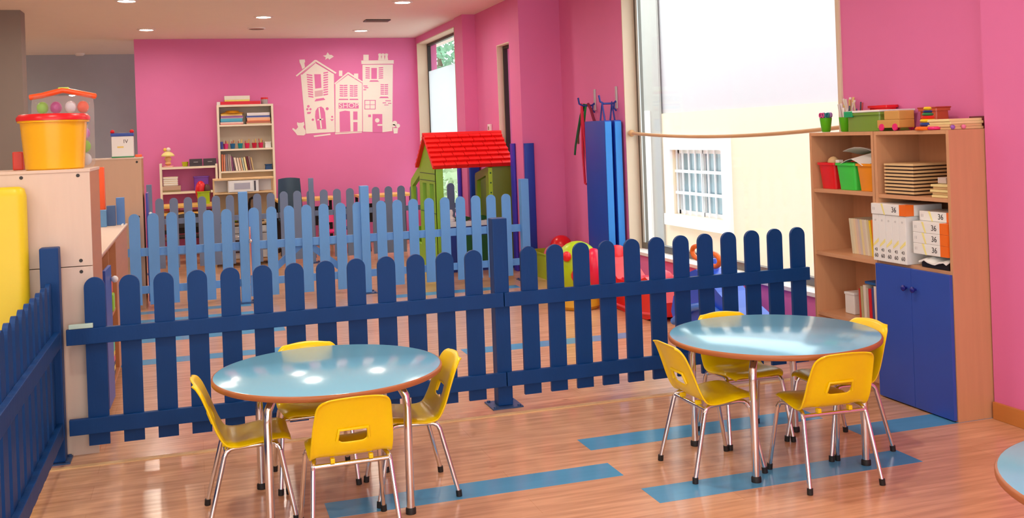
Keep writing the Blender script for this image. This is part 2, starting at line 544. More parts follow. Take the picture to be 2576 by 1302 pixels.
for z in (oz0 + (oz1 - oz0) / 3, oz0 + 2 * (oz1 - oz0) / 3):
    link('crossbar', MB().box(7.03, 7.065, oy0, oy1, z - 0.022, z + 0.022).mesh('crossbar', WHITEP), hb, loc=-hb.location)
b = MB()
b.box(6.95, 7.0, oy0 - 0.2, oy0, oz0, oz1 + 0.2); b.box(6.95, 7.0, oy1, oy1 + 0.2, oz0, oz1 + 0.2)
b.box(6.95, 7.0, oy0, oy1, oz1, oz1 + 0.2); b.box(6.92, 7.0, oy0 - 0.2, oy1 + 0.2, oz0 - 0.17, oz0)
part('surround', b, SILLW, hb, world=True)

# tree and salmon house behind the far window
hb2 = thing('house', 'salmon and beige house corner seen high through the far window', 'building', (7.8, 37, -0.6))
b = MB(); b.box(7.2, 8.02, 36.0, 39, -0.6, 10)
part('wall', b, M('beige_render', (236, 210, 176), 0.9), hb2, world=True)
part('side_wall', MB().box(8.02, 8.42, 36.0, 39, -0.6, 10), M('salmon_render', (240, 150, 130), 0.9), hb2, world=True)
tr = thing('tree', 'leafy tree outside the far window, pale against the sky', 'tree', (6.45, 27, -0.6))
part('trunk', MB().tube([(0, 0, 0), (0.05, 0, 2.2), (0.1, 0.05, 4.4)], 0.16, 8, r1=0.08), M('bark', (110, 90, 75), 0.9), tr, 60)
rr = random.Random(3)
b = MB()
for k in range(900):
    th, ph = rr.uniform(0, 2 * PI), rr.uniform(-1, 1)
    R = 1.5 * rr.uniform(0.3, 1) ** 0.5
    c = Vector((R * math.cos(th) * math.sqrt(1 - ph * ph), R * math.sin(th) * math.sqrt(1 - ph * ph), 4.9 + 1.3 * ph * R / 1.5))
    d1 = Vector((rr.uniform(-1, 1), rr.uniform(-1, 1), rr.uniform(-1, 1))).normalized() * 0.13
    d2 = d1.cross(Vector((rr.uniform(-1, 1), rr.uniform(-1, 1), rr.uniform(-1, 1)))).normalized() * 0.07
    q = [b.bm.verts.new(c + d1), b.bm.verts.new(c + d2), b.bm.verts.new(c - d1), b.bm.verts.new(c - d2)]
    b._f(q)
fo = part('foliage', b, M('tree_leaf_green', (120, 160, 130), 0.8), tr)
fo['kind'] = 'stuff'
b = MB()
rr = random.Random(5)
for k in range(500):
    c = Vector((rr.uniform(4.6, 5.4), rr.uniform(19.0, 22), rr.uniform(-0.6, 1.15)))
    d1 = Vector((rr.uniform(-1, 1), rr.uniform(-1, 1), rr.uniform(-1, 1))).normalized() * 0.12
    d2 = d1.cross(Vector((rr.uniform(-1, 1), rr.uniform(-1, 1), rr.uniform(-1, 1)))).normalized() * 0.09
    b._f([b.bm.verts.new(c + d1), b.bm.verts.new(c + d2), b.bm.verts.new(c - d1), b.bm.verts.new(c - d2)])
hd = thing('hedge', 'low pale green hedge outside below the frosted window film', 'hedge', (5, 20.5, -0.6))
o = part('foliage', b, M('hedge_leaf', (170, 190, 150), 0.8), hd, world=True); o['kind'] = 'stuff'
part('stem', MB().box(4.9, 5.1, 19.1, 21.9, -0.6, 0.2), M('bark2', (110, 90, 75), 0.9), hd, world=True)

# ------------------------------------------------------------------ ceiling fittings
LAMPE = emit('lamp_glow', (255, 245, 228), LAMP_STRENGTH)
BEZ = M('white_bezel', (240, 236, 230), 0.35)
bez = MB().lathe([(0.085, 0), (0.115, 0.0), (0.118, -0.006), (0.095, -0.014), (0.085, -0.010)], 28, close=False).mesh('bezel', BEZ, 50)
dif = MB().lathe([(0.001, -0.004), (0.088, -0.004), (0.088, -0.001), (0.001, -0.001)], 28).mesh('diffuser', LAMPE)
vis = {(368, 76): 'round recessed ceiling light nearest the grey recess', (663, 44): 'round recessed ceiling light in the middle of the three in view',
       (908, 78): 'round recessed ceiling light nearest the far window'}
spots = []
for p, lab in vis.items():
    q = atz(*p, ZC - 0.01); spots.append((q.x, q.y, lab))
for i, (x, y) in enumerate([(2.3, 11.2), (-0.6, 11.2), (0.85, 9.4), (2.3, 7.6), (-0.6, 7.6), (0.85, 5.8), (2.3, 4.0), (-0.6, 4.0), (0.85, 2.2), (2.3, 0.4), (-0.6, 0.4), (0.85, -1.4), (-3.6, 14.6), (-4.4, 16.2), (-3.6, 13.2), (-2.3, 10.2), (-2.3, 7.0), (-2.3, 3.6), (-2.3, 0.4)]):  # lights added out of view: even room light, plus fill for the grey recess
    spots.append((x, y, 'recessed ceiling light out of view, added to even out the room light'))
for x, y, lab in spots:
    t = thing('ceiling_light', lab, 'ceiling light', (x, y, ZC), group='recessed ceiling lights')
    link('bezel', bez, t); link('diffuser', dif, t)
vq = atz(948, 51, ZC)
vt = thing('ceiling_vent', 'dark slatted ventilation grille in the ceiling', 'vent', vq)
part('frame', MB().box(-0.16, 0.16, -0.11, -0.095, -0.012, 0).box(-0.16, 0.16, 0.095, 0.11, -0.012, 0)
     .box(-0.16, -0.145, -0.095, 0.095, -0.012, 0).box(0.145, 0.16, -0.095, 0.095, -0.012, 0), DARKM, vt)
sl = MB().box(-0.145, 0.145, -0.008, 0.008, -0.012, -0.002).mesh('slat', M('brown_grille', (120, 96, 78), 0.5))
for k in range(7): link('slat', sl, vt, (0, -0.081 + k * 0.027, 0))
sq = atz(645, 71, ZC)
st = thing('ceiling_speaker', 'round perforated ceiling speaker between the lights', 'speaker', sq)
part('rim', MB().lathe([(0.10, 0), (0.12, 0), (0.118, -0.01), (0.10, -0.012)], 28, close=False), BEZ, st, 50)
part('grille', MB().lathe([(0.001, -0.005), (0.1, -0.008), (0.1, 0), (0.001, 0)], 28), M('speaker_grille', (160, 130, 110), 0.6, var=0.35, scale=60), st)
s2 = atz(200, 134, ZC)
solo('smoke_detector', MB().lathe([(0.001, -0.04), (0.05, -0.04), (0.075, -0.02), (0.08, 0), (0.001, 0)], 24), BEZ,
     'small smoke detector on the ceiling by the grey recess', 'detector', 40, loc=s2)

# ------------------------------------------------------------------ fences
PW, PT = 0.096, 0.02


def picket_mesh(name, z0, z1, mat, w=PW, t=PT):
    out = [(-w / 2, z0), (w / 2, z0)] + [(w / 2 * math.cos(PI * i / 12), z1 - w / 2 + w / 2 * math.sin(PI * i / 12)) for i in range(13)]
    return MB().prism(out, lambda u, v, d: (u, d, v), -t / 2, t / 2).mesh(name, mat)


def base_plate(par, x, y, mat=STEELB, s=0.0875):
    p = MB().box(x - s, x + s, y - s, y + s, 0.0005, 0.007)
    for sx in (-1, 1):
        for sy in (-1, 1):
            p.lathe([(0.010, 0), (0.010, 0.008), (0.001, 0.009)], 8, (x + sx * s * 0.78, y + sy * s * 0.78, 0.007), close=False)
    return part('base_plate', p, mat, par)


def fence(label, loc, rz, xs, mat, rails, x0, x1, side, posts=(), z0=0.055, z1=0.875, group=None, post_w=0.085, post_round=False, name='picket_fence', plate=0.0875):
    t = thing(name, label, 'fence' if name == 'picket_fence' else 'gate', loc, rz, group)
    pm = picket_mesh('picket', z0, z1, mat)
    for x in xs: link('picket', pm, t, (x, 0, 0))
    for ra, rb in rails:
        y = side * (PT / 2 + 0.0145)
        part('rail', MB().box(x0, x1, y - 0.014, y + 0.014, ra, rb, 0.003), mat, t)
    for px_, py_, ph in posts:
        pp = MB().box(px_ - post_w / 2, px_ + post_w / 2, py_ - post_w / 2, py_ + post_w / 2, 0.007, ph, 0.006)
        po = part('post', pp, mat, t)
        base_plate(po, px_, py_, s=plate)
    return t


xl_ = [-0.483 + 0.1605 * i for i in range(13)]
RZ = ((0.555, 0.632), (0.118, 0.195))
fence('navy picket fence section left of the middle post, by the first round table', (0, 5.37, 0), 0, xl_, NAVY, RZ, -0.615, 1.60, -1, [(1.60, 0.034, 1.04)])
fence('navy picket fence section right of the middle post, ending at the bookcase', (0, 5.37, 0), 0, [1.762 + 0.1568 * i for i in range(12)], NAVY, RZ, 1.605, 3.545, -1)
# side run towards the camera (local x runs along +Y)
fence('navy picket fence running towards the viewer at the far left', (-0.675, 0, 0), PI / 2, [5.24 - 0.16 * i for i in range(15)], NAVY, RZ, 2.9, 5.30, -1,
      [(5.345, 0.0, 1.035)], plate=0.065)
# second fence across the middle of the room
R2 = ((0.50, 0.575), (0.155, 0.225))
Y2 = 9.93
fence('cornflower blue picket fence left of the gate, beside the birch cabinet', (0, Y2, 0), 0, [-0.535 + 0.163 * i for i in range(6)], CORN, R2, -0.60, 0.392, 1,
      [(0.435, 0.0, 1.05)], z1=0.895)
gt = fence('cornflower blue picket gate with a diagonal brace behind the fence', (0, Y2, 0), 0, [0.53 + 0.1645 * i for i in range(7)], CORN, R2, 0.485, 1.50, 1, [],
           z1=0.895, name='picket_gate')
for (xa, za, xb, zb) in ((0.56, 0.17, 1.0, 0.54), (1.0, 0.54, 1.45, 0.17)):
    L = math.hypot(xb - xa, zb - za); a = math.atan2(zb - za, xb - xa)
    bb = MB().box(-L / 2, L / 2, 0.040, 0.058, -0.03, 0.03)
    o = part('brace', bb, CORN, gt); o.location = ((xa + xb) / 2, 0, (za + zb) / 2); o.rotation_euler = (0, -a, 0)
lt = part('bolt_rod', MB().tube([(0.487, -0.03, 0.26), (0.487, -0.03, 0.72)], 0.012, 8), CHROME, gt, 40)
part('bolt_knob', MB().ball((0.492, -0.045, 0.585), 0.02, 10), CHROME, lt, 60)
fence('cornflower blue picket fence right of the gate, in front of the playhouse', (0, Y2, 0), 0, [1.75 + 0.1613 * i for i in range(9)], CORN, R2, 1.628, 3.192, 1,
      [(1.585, 0.0, 1.05), (3.235, 0.0, 1.04)], z1=0.895)
# third fence in front of the far wall
Y3 = 12.78
fence('slate blue picket fence in front of the toy kitchen', (0, Y3, 0), 0, [-0.40 + 0.1615 * i for i in range(9)], SLATE, ((0.575, 0.64), (0.20, 0.27)), -0.479, 0.98, 1,
      [(-0.51, 0, 1.06)], z1=0.89, post_w=0.06)
fence('slate blue picket fence in front of the long desks at the far wall', (0, Y3, 0), 0, [1.05 + 0.163 * i for i in range(15)], SLATE, ((0.575, 0.64), (0.20, 0.27)), 0.99, 3.27, 1,
      [(1.38, -0.045, 1.05)], z1=0.90, post_w=0.06)

# ------------------------------------------------------------------ tables
ZT, RT = 0.555, 0.47


def round_table(label, cx, cy, rz=0):
    t = thing('round_table', label, 'table', (cx, cy, 0), rz, 'round nursery tables')
    part('tabletop', MB().lathe([(0.001, ZT - 0.018), (RT - 0.004, ZT - 0.018), (RT - 0.004, ZT - 0.001), (RT - 0.006, ZT), (0.001, ZT)], 72), TABLETOP, t, 40)
    part('edge_band', MB().lathe([(RT - 0.004, ZT - 0.024), (RT + 0.002, ZT - 0.021), (RT + 0.003, ZT - 0.008), (RT, ZT - 0.002), (RT - 0.005, ZT - 0.0005),
                                  (RT - 0.005, ZT - 0.024)], 72, close=False), TABLEEDGE, t, 60)
    part('underside', MB().lathe([(0.001, ZT - 0.024), (RT - 0.005, ZT - 0.024), (RT - 0.005, ZT - 0.0185), (0.001, ZT - 0.0185)], 48), M('underside_board', (150, 110, 80), 0.7), t)
    for sx in (-1, 1):
        for sy in (-1, 1):
            x, y = sx * 0.273, sy * 0.273
            lg = MB().tube([(x * 0.86, y * 0.86, ZT - 0.03), (x * 0.93, y * 0.93, ZT - 0.055), (x * 0.985, y * 0.985, ZT - 0.085), (x, y, ZT - 0.13), (x, y, 0.018)], 0.0165, 14)
            l = part('leg', lg, CHROME, t, 50)
            part('foot_cap', MB().lathe([(0.021, 0.001), (0.021, 0.02), (0.017, 0.026)], 14, (x, y, 0)), BLACKR, l, 40)
            part('bracket', MB().box(x * 0.86 - 0.04, x * 0.86 + 0.04, y * 0.86 - 0.04, y * 0.86 + 0.04, ZT - 0.034, ZT - 0.024), BLACKR, l)
    return t


round_table('round light blue nursery table on the left, in front of the fence', 0.51, 4.28)
round_table('round light blue nursery table on the right, by the blue-door cabinet', 2.49, 4.055)
round_table('light blue round table cut off by the right edge of the picture', 2.40, 1.93)


# ------------------------------------------------------------------ chairs
def chair_shell():
    bm = bmesh.new()
    # side profile (y forward, z up): seat front lip -> seat -> back top
    prof = [(0.160, 0.318), (0.150, 0.330), (0.125, 0.338), (0.08, 0.336), (0.03, 0.329), (-0.02, 0.322), (-0.06, 0.320), (-0.092, 0.328),
            (-0.113, 0.350), (-0.123, 0.370), (-0.132, 0.388), (-0.150, 0.441), (-0.158, 0.462), (-0.171, 0.494), (-0.184, 0.526), (-0.195, 0.551), (-0.204, 0.564), (-0.219, 0.570)]
    half = [0.120, 0.136, 0.146, 0.150, 0.152, 0.153, 0.154, 0.155, 0.155, 0.1545, 0.153, 0.150, 0.147, 0.143, 0.139, 0.132, 0.118, 0.104]
    us = [-1, -0.985, -0.93, -0.80, -0.56, -0.36, -0.18, 0, 0.18, 0.36, 0.56, 0.80, 0.93, 0.985, 1]
    grid = []
    for i, (y, z) in enumerate(prof):
        row = []
        back = min(1, max(0, (i - 7) / 3.0))
        for u in us:
            e = abs(u)
            roll = 0.018 * max(0, (e - 0.75) / 0.25) ** 2
            if i < 8:     # seat: side edges roll down a little
                yy, zz = y, z + 0.010 * e * e - roll * 0.9 * (1 - back)
            else:         # back: edges come forward then curl backwards
                yy, zz = y + 0.022 * e * e - roll * 1.0, z
                if i >= 15: zz -= 0.010 * e * e
            row.append(bm.verts.new((u * half[i], yy, zz)))
        grid.append(row)
    for i in range(len(prof) - 1):
        for j in range(len(us) - 1):
            if i in (10,) and 5 <= j <= 8: continue      # hand slot
            bm.faces.new([grid[i][j], grid[i][j + 1], grid[i + 1][j + 1], grid[i + 1][j]])
    me = bpy.data.meshes.new('shell'); bm.to_mesh(me); bm.free()
    ob = bpy.data.objects.new('tmp', me); COL.objects.link(ob)
    so = ob.modifiers.new('s', 'SOLIDIFY'); so.thickness = 0.008; so.offset = 0
    su = ob.modifiers.new('b', 'SUBSURF'); su.levels = 1; su.render_levels = 1
    dg = bpy.context.evaluated_depsgraph_get()
    out = bpy.data.meshes.new_from_object(ob.evaluated_get(dg))
    bpy.data.objects.remove(ob)
    out.materials.clear(); out.materials.append(YELLOWP)
    out.shade_smooth()
    out.name = 'shell'
    return out


def make_chair(label):
    t = thing('nursery_chair', label, 'chair', group='yellow nursery chairs')
    sh = link('shell', chair_shell(), t)
    # raised rim round the hand slot at the rear
    part('slot_rim', MB().tube([(-0.060, -0.137, 0.396), (-0.053, -0.153, 0.439), (0.053, -0.153, 0.439), (0.060, -0.137, 0.396)], 0.0065, 8), YELLOWP, sh, 60)
    r = 0.0095
    for s in (-1, 1):
        fr = MB().tube([(s * 0.146, -0.098, 0.284), (s * 0.143, -0.090, 0.300), (s * 0.138, -0.074, 0.309), (s * 0.134, -0.05, 0.311), (s * 0.131, 0.07, 0.314),
                        (s * 0.134, 0.094, 0.311), (s * 0.139, 0.108, 0.302), (s * 0.144, 0.116, 0.286)], r, 10)
        part('side_rail', fr, CHROME, t, 50)
        for sy, yt, yb in ((-1, -0.098, -0.166), (1, 0.116, 0.168)):
            lg = part('leg', MB().tube([(s * 0.1455, yt, 0.286), (s * 0.166, yb, 0.014)], r, 10), CHROME, t, 50)
            part('foot_cap', MB().tube([(s * 0.1652, yb * 0.992, 0.026), (s * 0.1668, yb * 1.003, 0.001)], 0.0125, 10), BLACKR, lg, 50)
    part('rear_bar', MB().tube([(-0.146, -0.092, 0.296), (0.146, -0.092, 0.296)], 0.0085, 10), CHROME, t, 50)
    part('front_bar', MB().tube([(-0.146, 0.105, 0.302), (0.146, 0.105, 0.302)], 0.0085, 10), CHROME, t, 50)
    for s in (-1, 1):
        part('fixing_lug', MB().box(s * 0.072 - 0.008, s * 0.072 + 0.008, -0.104, -0.078, 0.304, 0.322, 0.003), YELLOWP, t)
    return t


chair0 = make_chair('yellow plastic chair at the left end of the left table, facing right')
CH = [(0.175, 4.27, -PI / 2, None),
      (0.525, 3.905, 0.03, 'yellow plastic chair with its back to us at the left table'),
      (0.845, 4.285, PI / 2, 'yellow plastic chair at the right end of the left table, facing left'),
      (0.475, 4.60, PI, 'yellow plastic chair behind the left table, mostly hidden by the tabletop'),
      (2.140, 4.03, -PI / 2, 'yellow plastic chair at the left end of the right table, facing right'),
      (2.510, 3.722, -0.06, 'yellow plastic chair with its back to us at the right table'),
      (2.815, 4.05, PI / 2 + 0.04, 'yellow plastic chair between the right table and the blue cabinet doors'),
      (2.50, 4.362, PI - 0.02, 'yellow plastic chair behind the right table, nearest the navy fence')]
for i, (x, y, rz, lab) in enumerate(CH):
    c = chair0 if i == 0 else copy_tree(chair0)
    c.location = (x, y, 0); c.rotation_euler = (0, 0, rz)
    if lab: tag(c, lab, 'chair', 'yellow nursery chairs')



# ------------------------------------------------------------------ more shape helpers
def tub_mb(hx, hy, h, taper=0.82, r=0.025, th=0.004, rim=0.008):
    mb = MB()
    loft(mb, [rrect(hx * taper, hy * taper, r * 0.8, 0.0), rrect(hx - rim, hy - rim, r, h - 0.015), rrect(hx, hy, r, h - 0.014), rrect(hx, hy, r, h),
              rrect(hx - rim - th, hy - rim - th, r, h), rrect(hx * taper - th, hy * taper - th, r * 0.8, th)])
    return mb


def cup_mb(r0, r1, h, n=18, th=0.003):
    return MB().lathe([(r0 - 0.004, 0), (r0, 0.004), (r1, h), (r1 - th, h), (r0 - th, 0.006), (0.001, 0.006)], n)


def panel_case(par, x0, x1, y0, y1, z0, z1, t, mat, open_axis, names=('side_panel', 'side_panel', 'top_panel', 'bottom_panel', 'back_panel'), kick=0.0, world=True, backm=None):
    """open-fronted cabinet carcass; open_axis '-x' or '+x' or '-y' is the open side"""
    if open_axis in ('-x', '+x'):
        part(names[0], MB().box(x0, x1, y0, y0 + t, z0, z1, 0.0015), mat, par, world=world)
        part(names[1], MB().box(x0, x1, y1 - t, y1, z0, z1, 0.0015), mat, par, world=world)
        part(names[2], MB().box(x0, x1, y0 + t, y1 - t, z1 - t, z1, 0.0015), mat, par, world=world)
        part(names[3], MB().box(x0, x1, y0 + t, y1 - t, z0 + kick, z0 + kick + t), mat, par, world=world)
        xb = (x1 - 0.006, x1) if open_axis == '-x' else (x0, x0 + 0.006)
        part(names[4], MB().box(xb[0], xb[1], y0 + t, y1 - t, z0 + kick + t, z1 - t), backm or mat, par, world=world)
    else:
        part(names[0], MB().box(x0, x0 + t, y0, y1, z0, z1, 0.0015), mat, par, world=world)
        part(names[1], MB().box(x1 - t, x1, y0, y1, z0, z1, 0.0015), mat, par, world=world)
        part(names[2], MB().box(x0 + t, x1 - t, y0, y1, z1 - t, z1, 0.0015), mat, par, world=world)
        part(names[3], MB().box(x0 + t, x1 - t, y0, y1, z0 + kick, z0 + kick + t), mat, par, world=world)
        part(names[4], MB().box(x0 + t, x1 - t, y1 - 0.006, y1, z0 + kick + t, z1 - t), backm or mat, par, world=world)


def book(label, base, w, h, d, colour, axis='x', tilt=0.0, group=None, lying=False):
    """book standing on base (centre of spine foot), spine towards -X (axis x) or -Y (axis y)"""
    t = thing('book', label, 'book', base, 0, group)
    c = 0.0022
    cov = MB(); pg = MB()
    # local: u across thickness, v depth away from spine, z up
    def bx(mb, u0, u1, v0, v1, z0, z1):
        if axis == 'x': mb.box(v0, v1, u0, u1, z0, z1)
        else: mb.box(u0, u1, v0, v1, z0, z1)
    if not lying:
        bx(cov, -w / 2, w / 2, 0, c, 0, h); bx(cov, -w / 2, -w / 2 + c, c, d, 0, h); bx(cov, w / 2 - c, w / 2, c, d, 0, h)
        bx(pg, -w / 2 + c, w / 2 - c, c, d - 0.004, 0.003, h - 0.003)
    else:
        bx(cov, -h / 2, h / 2, 0, c, 0, w); bx(cov, -h / 2, h / 2, c, d, 0, c); bx(cov, -h / 2, h / 2, c, d, w - c, w)
        bx(pg, -h / 2 + 0.003, h / 2 - 0.003, c, d - 0.004, c, w - c)
    part('cover', cov, colour, t); part('pages', pg, WHITEPAPER, t)
    if axis == 'x': t.rotation_euler = (tilt, 0, 0)
    else: t.rotation_euler = (0, tilt, 0)
    return t


def col(rgb, r=0.45):
    return M('cover_%d_%d_%d' % rgb, rgb, r, var=0.05, scale=12)


# ------------------------------------------------------------------ bookcases against the right wall
XF = 3.555
YL0, YL1 = 4.705, 5.305
ZTOP = 1.445
zA = atx(2110, 478, XF).z; zB = atx(2110, 640, XF).z; zC = atx(2110, 795, XF).z
bl = thing('bookcase', 'open beech bookcase with coloured tubs, next to the big window', 'bookcase', (3.70, 5.0, 0))
panel_case(bl, XF, 3.843, YL0, YL1, 0, ZTOP, 0.02, BEECH, '-x', kick=0.06)
for z in (zA, zB, zC):
    part('shelf', MB().box(XF + 0.006, 3.837, YL0 + 0.02, YL1 - 0.02, z - 0.022, z, 0.001), BEECHH, bl, world=True)
part('kickboard', MB().box(XF + 0.03, XF + 0.045, YL0 + 0.02, YL1 - 0.02, 0, 0.06), BEECHH, bl, world=True)
YR0, YR1 = 4.122, 4.700
zRA = atx(2300, 494, XF).z; zRD = 0.728
br_ = thing('bookcase', 'beech bookcase with two blue doors below, standing beside the pink pier', 'bookcase', (3.70, 4.4, 0))
panel_case(br_, XF, 3.843, YR0, YR1, 0, ZTOP, 0.02, BEECH, '-x', kick=0.04)
part('shelf', MB().box(XF + 0.006, 3.837, YR0 + 0.02, YR1 - 0.02, zRA - 0.02, zRA, 0.001), BEECHH, br_, world=True)
part('shelf', MB().box(XF + 0.006, 3.837, YR0 + 0.02, YR1 - 0.02, zRD - 0.005, zRD + 0.015, 0.001), BEECHH, br_, world=True)
ym = (YR0 + YR1) / 2
for (a, b_, ky) in ((YR0 + 0.006, ym - 0.001, ym - 0.035), (ym + 0.001, YR1 - 0.004, ym + 0.035)):
    d = part('door', MB().box(XF - 0.02, XF - 0.001, a, b_, 0.008, zRD, 0.002), DOORB, br_, world=True)
    k = part('knob', MB().lathe([(0.006, 0), (0.006, -0.012), (0.014, -0.016), (0.016, -0.024), (0.010, -0.030), (0.001, -0.031)], 14, (XF - 0.02, ky, 0.625), 'X'), KNOBB, d, 50)
    k.location = -(br_.location)
    k.location = (0, 0, 0)
    # vertices of the knob are in world coordinates, the door carries the offset already

# tubs on the upper shelf of the open bookcase
def ay(px, py, x=XF): return atx(px, py, x).y
TUBS = (('red', RED, 2048, 2100, 'red plastic tub at the left end of the upper shelf'),
        ('green', GREENB, 2100, 2157, 'bright green plastic tub between the red and orange tubs'),
        ('orange', ORANGEB, 2157, 2206, 'orange plastic tub at the right end of the upper shelf'))
tub_pos = []
ys = [YL1 - 0.035, 5.095, 4.905, 4.730]
for (nm, m, a, b_, lab), ya, yb in zip(TUBS, ys[:3], ys[1:]):
    cy, hy = (ya + yb) / 2, (ya - yb) / 2 - 0.003
    mb = tub_mb(0.125, hy, 0.155, 0.80, 0.02)
    solo('plastic_tub', mb, m, lab, 'tub', 50, 'plastic tubs on the upper shelf', (XF + 0.14, cy, zA + 0.001))
    tub_pos.append((XF + 0.14, cy, zA))
x, y, z = tub_pos[0]
solo('toy_ball', MB().ball((0, 0, 0), 0.035, 14), LWOOD, 'beige ball lying in the red tub', 'ball', 60, loc=(x - 0.04, y + 0.03, z + 0.155))
solo('toy_block', MB().box(-0.016, 0.016, -0.016, 0.016, -0.016, 0.016, 0.003), WHITEP, 'small white block lying in the red tub', 'block', loc=(x - 0.06, y - 0.055, z + 0.155))
for (dx, dy, c, r, lab) in ((0.02, -0.02, (120, 40, 40), 0.042, 'dark red ball lying in the red tub'), (0.05, 0.05, (90, 110, 40), 0.036, 'olive ball lying at the back of the red tub')):
    solo('toy_ball', MB().ball((0, 0, 0), r, 12), col(c), lab, 'ball', 60, loc=(x + dx, y + dy, z + 0.12))
x, y, z = tub_pos[1]
solo('toy_ball', MB().ball((0, 0, 0), 0.055, 14), col((90, 120, 50)), 'green ball lying under the paper in the green tub', 'ball', 60, loc=(x - 0.02, y + 0.03, z + 0.10))


def sheet(label, pts, name='paper_sheet', mat=WHITEPAPER, th=0.002, cat='paper'):
    """curved sheet from a grid of 3D points, given thickness"""
    mb = MB()
    a = [[mb.bm.verts.new(Vector(p)) for p in r] for r in pts]
    b2 = [[mb.bm.verts.new(Vector(p) - Vector((0, 0, th))) for p in r] for r in pts]
    R_, C_ = len(pts), len(pts[0])
    for i in range(R_ - 1):
        for j in range(C_ - 1):
            mb._f([a[i][j], a[i][j + 1], a[i + 1][j + 1], a[i + 1][j]]); mb._f([b2[i + 1][j], b2[i + 1][j + 1], b2[i][j + 1], b2[i][j]])
    for i in range(R_ - 1):
        mb._f([a[i][0], a[i + 1][0], b2[i + 1][0], b2[i][0]]); mb._f([a[i + 1][-1], a[i][-1], b2[i][-1], b2[i + 1][-1]])
    for j in range(C_ - 1):
        mb._f([a[0][j + 1], a[0][j], b2[0][j], b2[0][j + 1]]); mb._f([a[-1][j], a[-1][j + 1], b2[-1][j + 1], b2[-1][j]])
    return solo(name, mb, mat, label, cat, 50)


gx, gy, gz = tub_pos[1]
sheet('white sheet of paper bulging out of the green tub', [[(gx - 0.13 + 0.05 * i, gy + 0.02 - 0.05 * j, gz + 0.165 + 0.018 * math.sin(j * 0.9) + 0.01 * i - 0.006 * abs(j - 2)) for j in range(5)] for i in range(5)])
sheet('larger curled white paper lying over the green and orange tubs', [[(gx - 0.06 + 0.045 * i, gy + 0.09 - 0.055 * j, gz + 0.20 + 0.035 * math.sin(0.5 * j + 0.3) + 0.012 * math.cos(i)) for j in range(6)] for i in range(5)])

# books on the middle shelf of the open bookcase
y = ay(2104, 600) - 0.02
pal = [(214, 206, 176), (226, 214, 180), (232, 208, 170), (222, 196, 180), (206, 196, 190), (232, 216, 160), (220, 206, 190), (230, 222, 200), (214, 200, 160)]
for i, c in enumerate(pal):
    w = 0.0195
    book('pale narrow book, %s from the left on the middle shelf' % ORD[i], (XF + 0.10, y, zB + 0.001), w, 0.205, 0.15, col(c), 'x', -0.13, 'pale books on the middle shelf')
    y -= w + 0.0006
for c, w, h, lab, tl in (((246, 214, 40), 0.014, 0.205, 'bright yellow book beside the pale books', -0.12), ((242, 130, 24), 0.02, 0.21, 'orange book beside the yellow one on the middle shelf', -0.10),
                         ((196, 176, 170), 0.014, 0.19, 'grey-pink book between the orange and the purple book', -0.06), ((150, 30, 150), 0.024, 0.225, 'purple book at the right end of the middle shelf', -0.05)):
    y -= 0.003
    book(lab, (XF + 0.09, y - w / 2, zB + 0.001), w, h, 0.16, col(c), 'x', tl); y -= w
# lower shelf
y = ay(2125, 760, XF + 0.08)
pot = thing('storage_box', 'small white box on the lower shelf of the open bookcase', 'box', (XF + 0.15, y - 0.02, zC))
part('body', MB().box(-0.05, 0.05, -0.045, 0.045, 0.001, 0.12, 0.006), WHITEPAPER, pot)
part('rim', MB().box(-0.053, 0.053, -0.048, 0.048, 0.112, 0.128, 0.004), WHITEP, pot)
y = ay(2136, 760)
low = [((200, 70, 50), 0.014, 0.17, 'thin red book, leftmost on the lower shelf'), ((186, 176, 130), 0.022, 0.185, 'olive-cream book on the lower shelf'), ((226, 214, 200), 0.024, 0.195, 'thick cream book on the lower shelf'),
       ((190, 176, 160), 0.018, 0.185, 'grey-beige book on the lower shelf'), ((214, 30, 40), 0.024, 0.18, 'bright red book in the middle of the lower shelf'), ((70, 80, 140), 0.018, 0.19, 'slate blue book on the lower shelf'),
       ((232, 220, 214), 0.022, 0.20, 'white-pink book on the lower shelf'), ((226, 150, 130), 0.022, 0.19, 'salmon book at the right end of the lower shelf')]
for c, w, h, lab in low:
    book(lab, (XF + 0.07, y - w / 2, zC + 0.001), w, h, 0.15, col(c), 'x', -0.03); y -= w + 0.003
book('blue book lying on top of the books on the lower shelf', (XF + 0.08, ay(2150, 760) - 0.05, zC + 0.204), 0.014, 0.12, 0.13, col((40, 100, 170)), 'x', 0, lying=True)

# stack of trays on the right upper shelf
y1, y0_ = ay(2217, 450), ay(2290, 450)
for i in range(9):
    z = zRA + 0.001 + i * 0.0185
    t = thing('wooden_tray', 'square wooden puzzle tray, %s from the bottom of the stack' % ORD[i], 'tray', (XF + 0.155, (y1 + y0_) / 2, z), group='stack of wooden trays')
    part('board', MB().box(-0.135, 0.125, -(y1 - y0_) / 2, (y1 - y0_) / 2, 0.007, 0.0175), LWOOD, t)
    part('base', MB().box(-0.13, 0.12, -(y1 - y0_) / 2 + 0.005, (y1 - y0_) / 2 - 0.005, 0, 0.007), col((60, 34, 24)), t)  # dark slab: shade of the gap between boards put into its colour
ysm = ay(2345, 480)
for i in range(5):
    z = zRA + 0.001 + i * 0.0135
    solo('wooden_board', MB().box(-0.11, 0.11, -0.065, 0.065, 0, 0.0125, 0.002), LWOOD if i % 2 else col((236, 214, 150)), 'small wooden board, %s from the bottom, beside the tray stack' % ORD[i], 'board',
         loc=(XF + 0.125 + 0.01 * (i % 2), 4.215 + 0.006 * (i % 3 - 1), z), group='small wooden boards')
solo('folder', MB().box(-0.10, 0.10, -0.03, 0.03, 0, 0.03, 0.002), col((206, 190, 186)), 'grey folder lying on the small wooden boards', 'folder', loc=(XF + 0.16, 4.25, zRA + 0.0695))

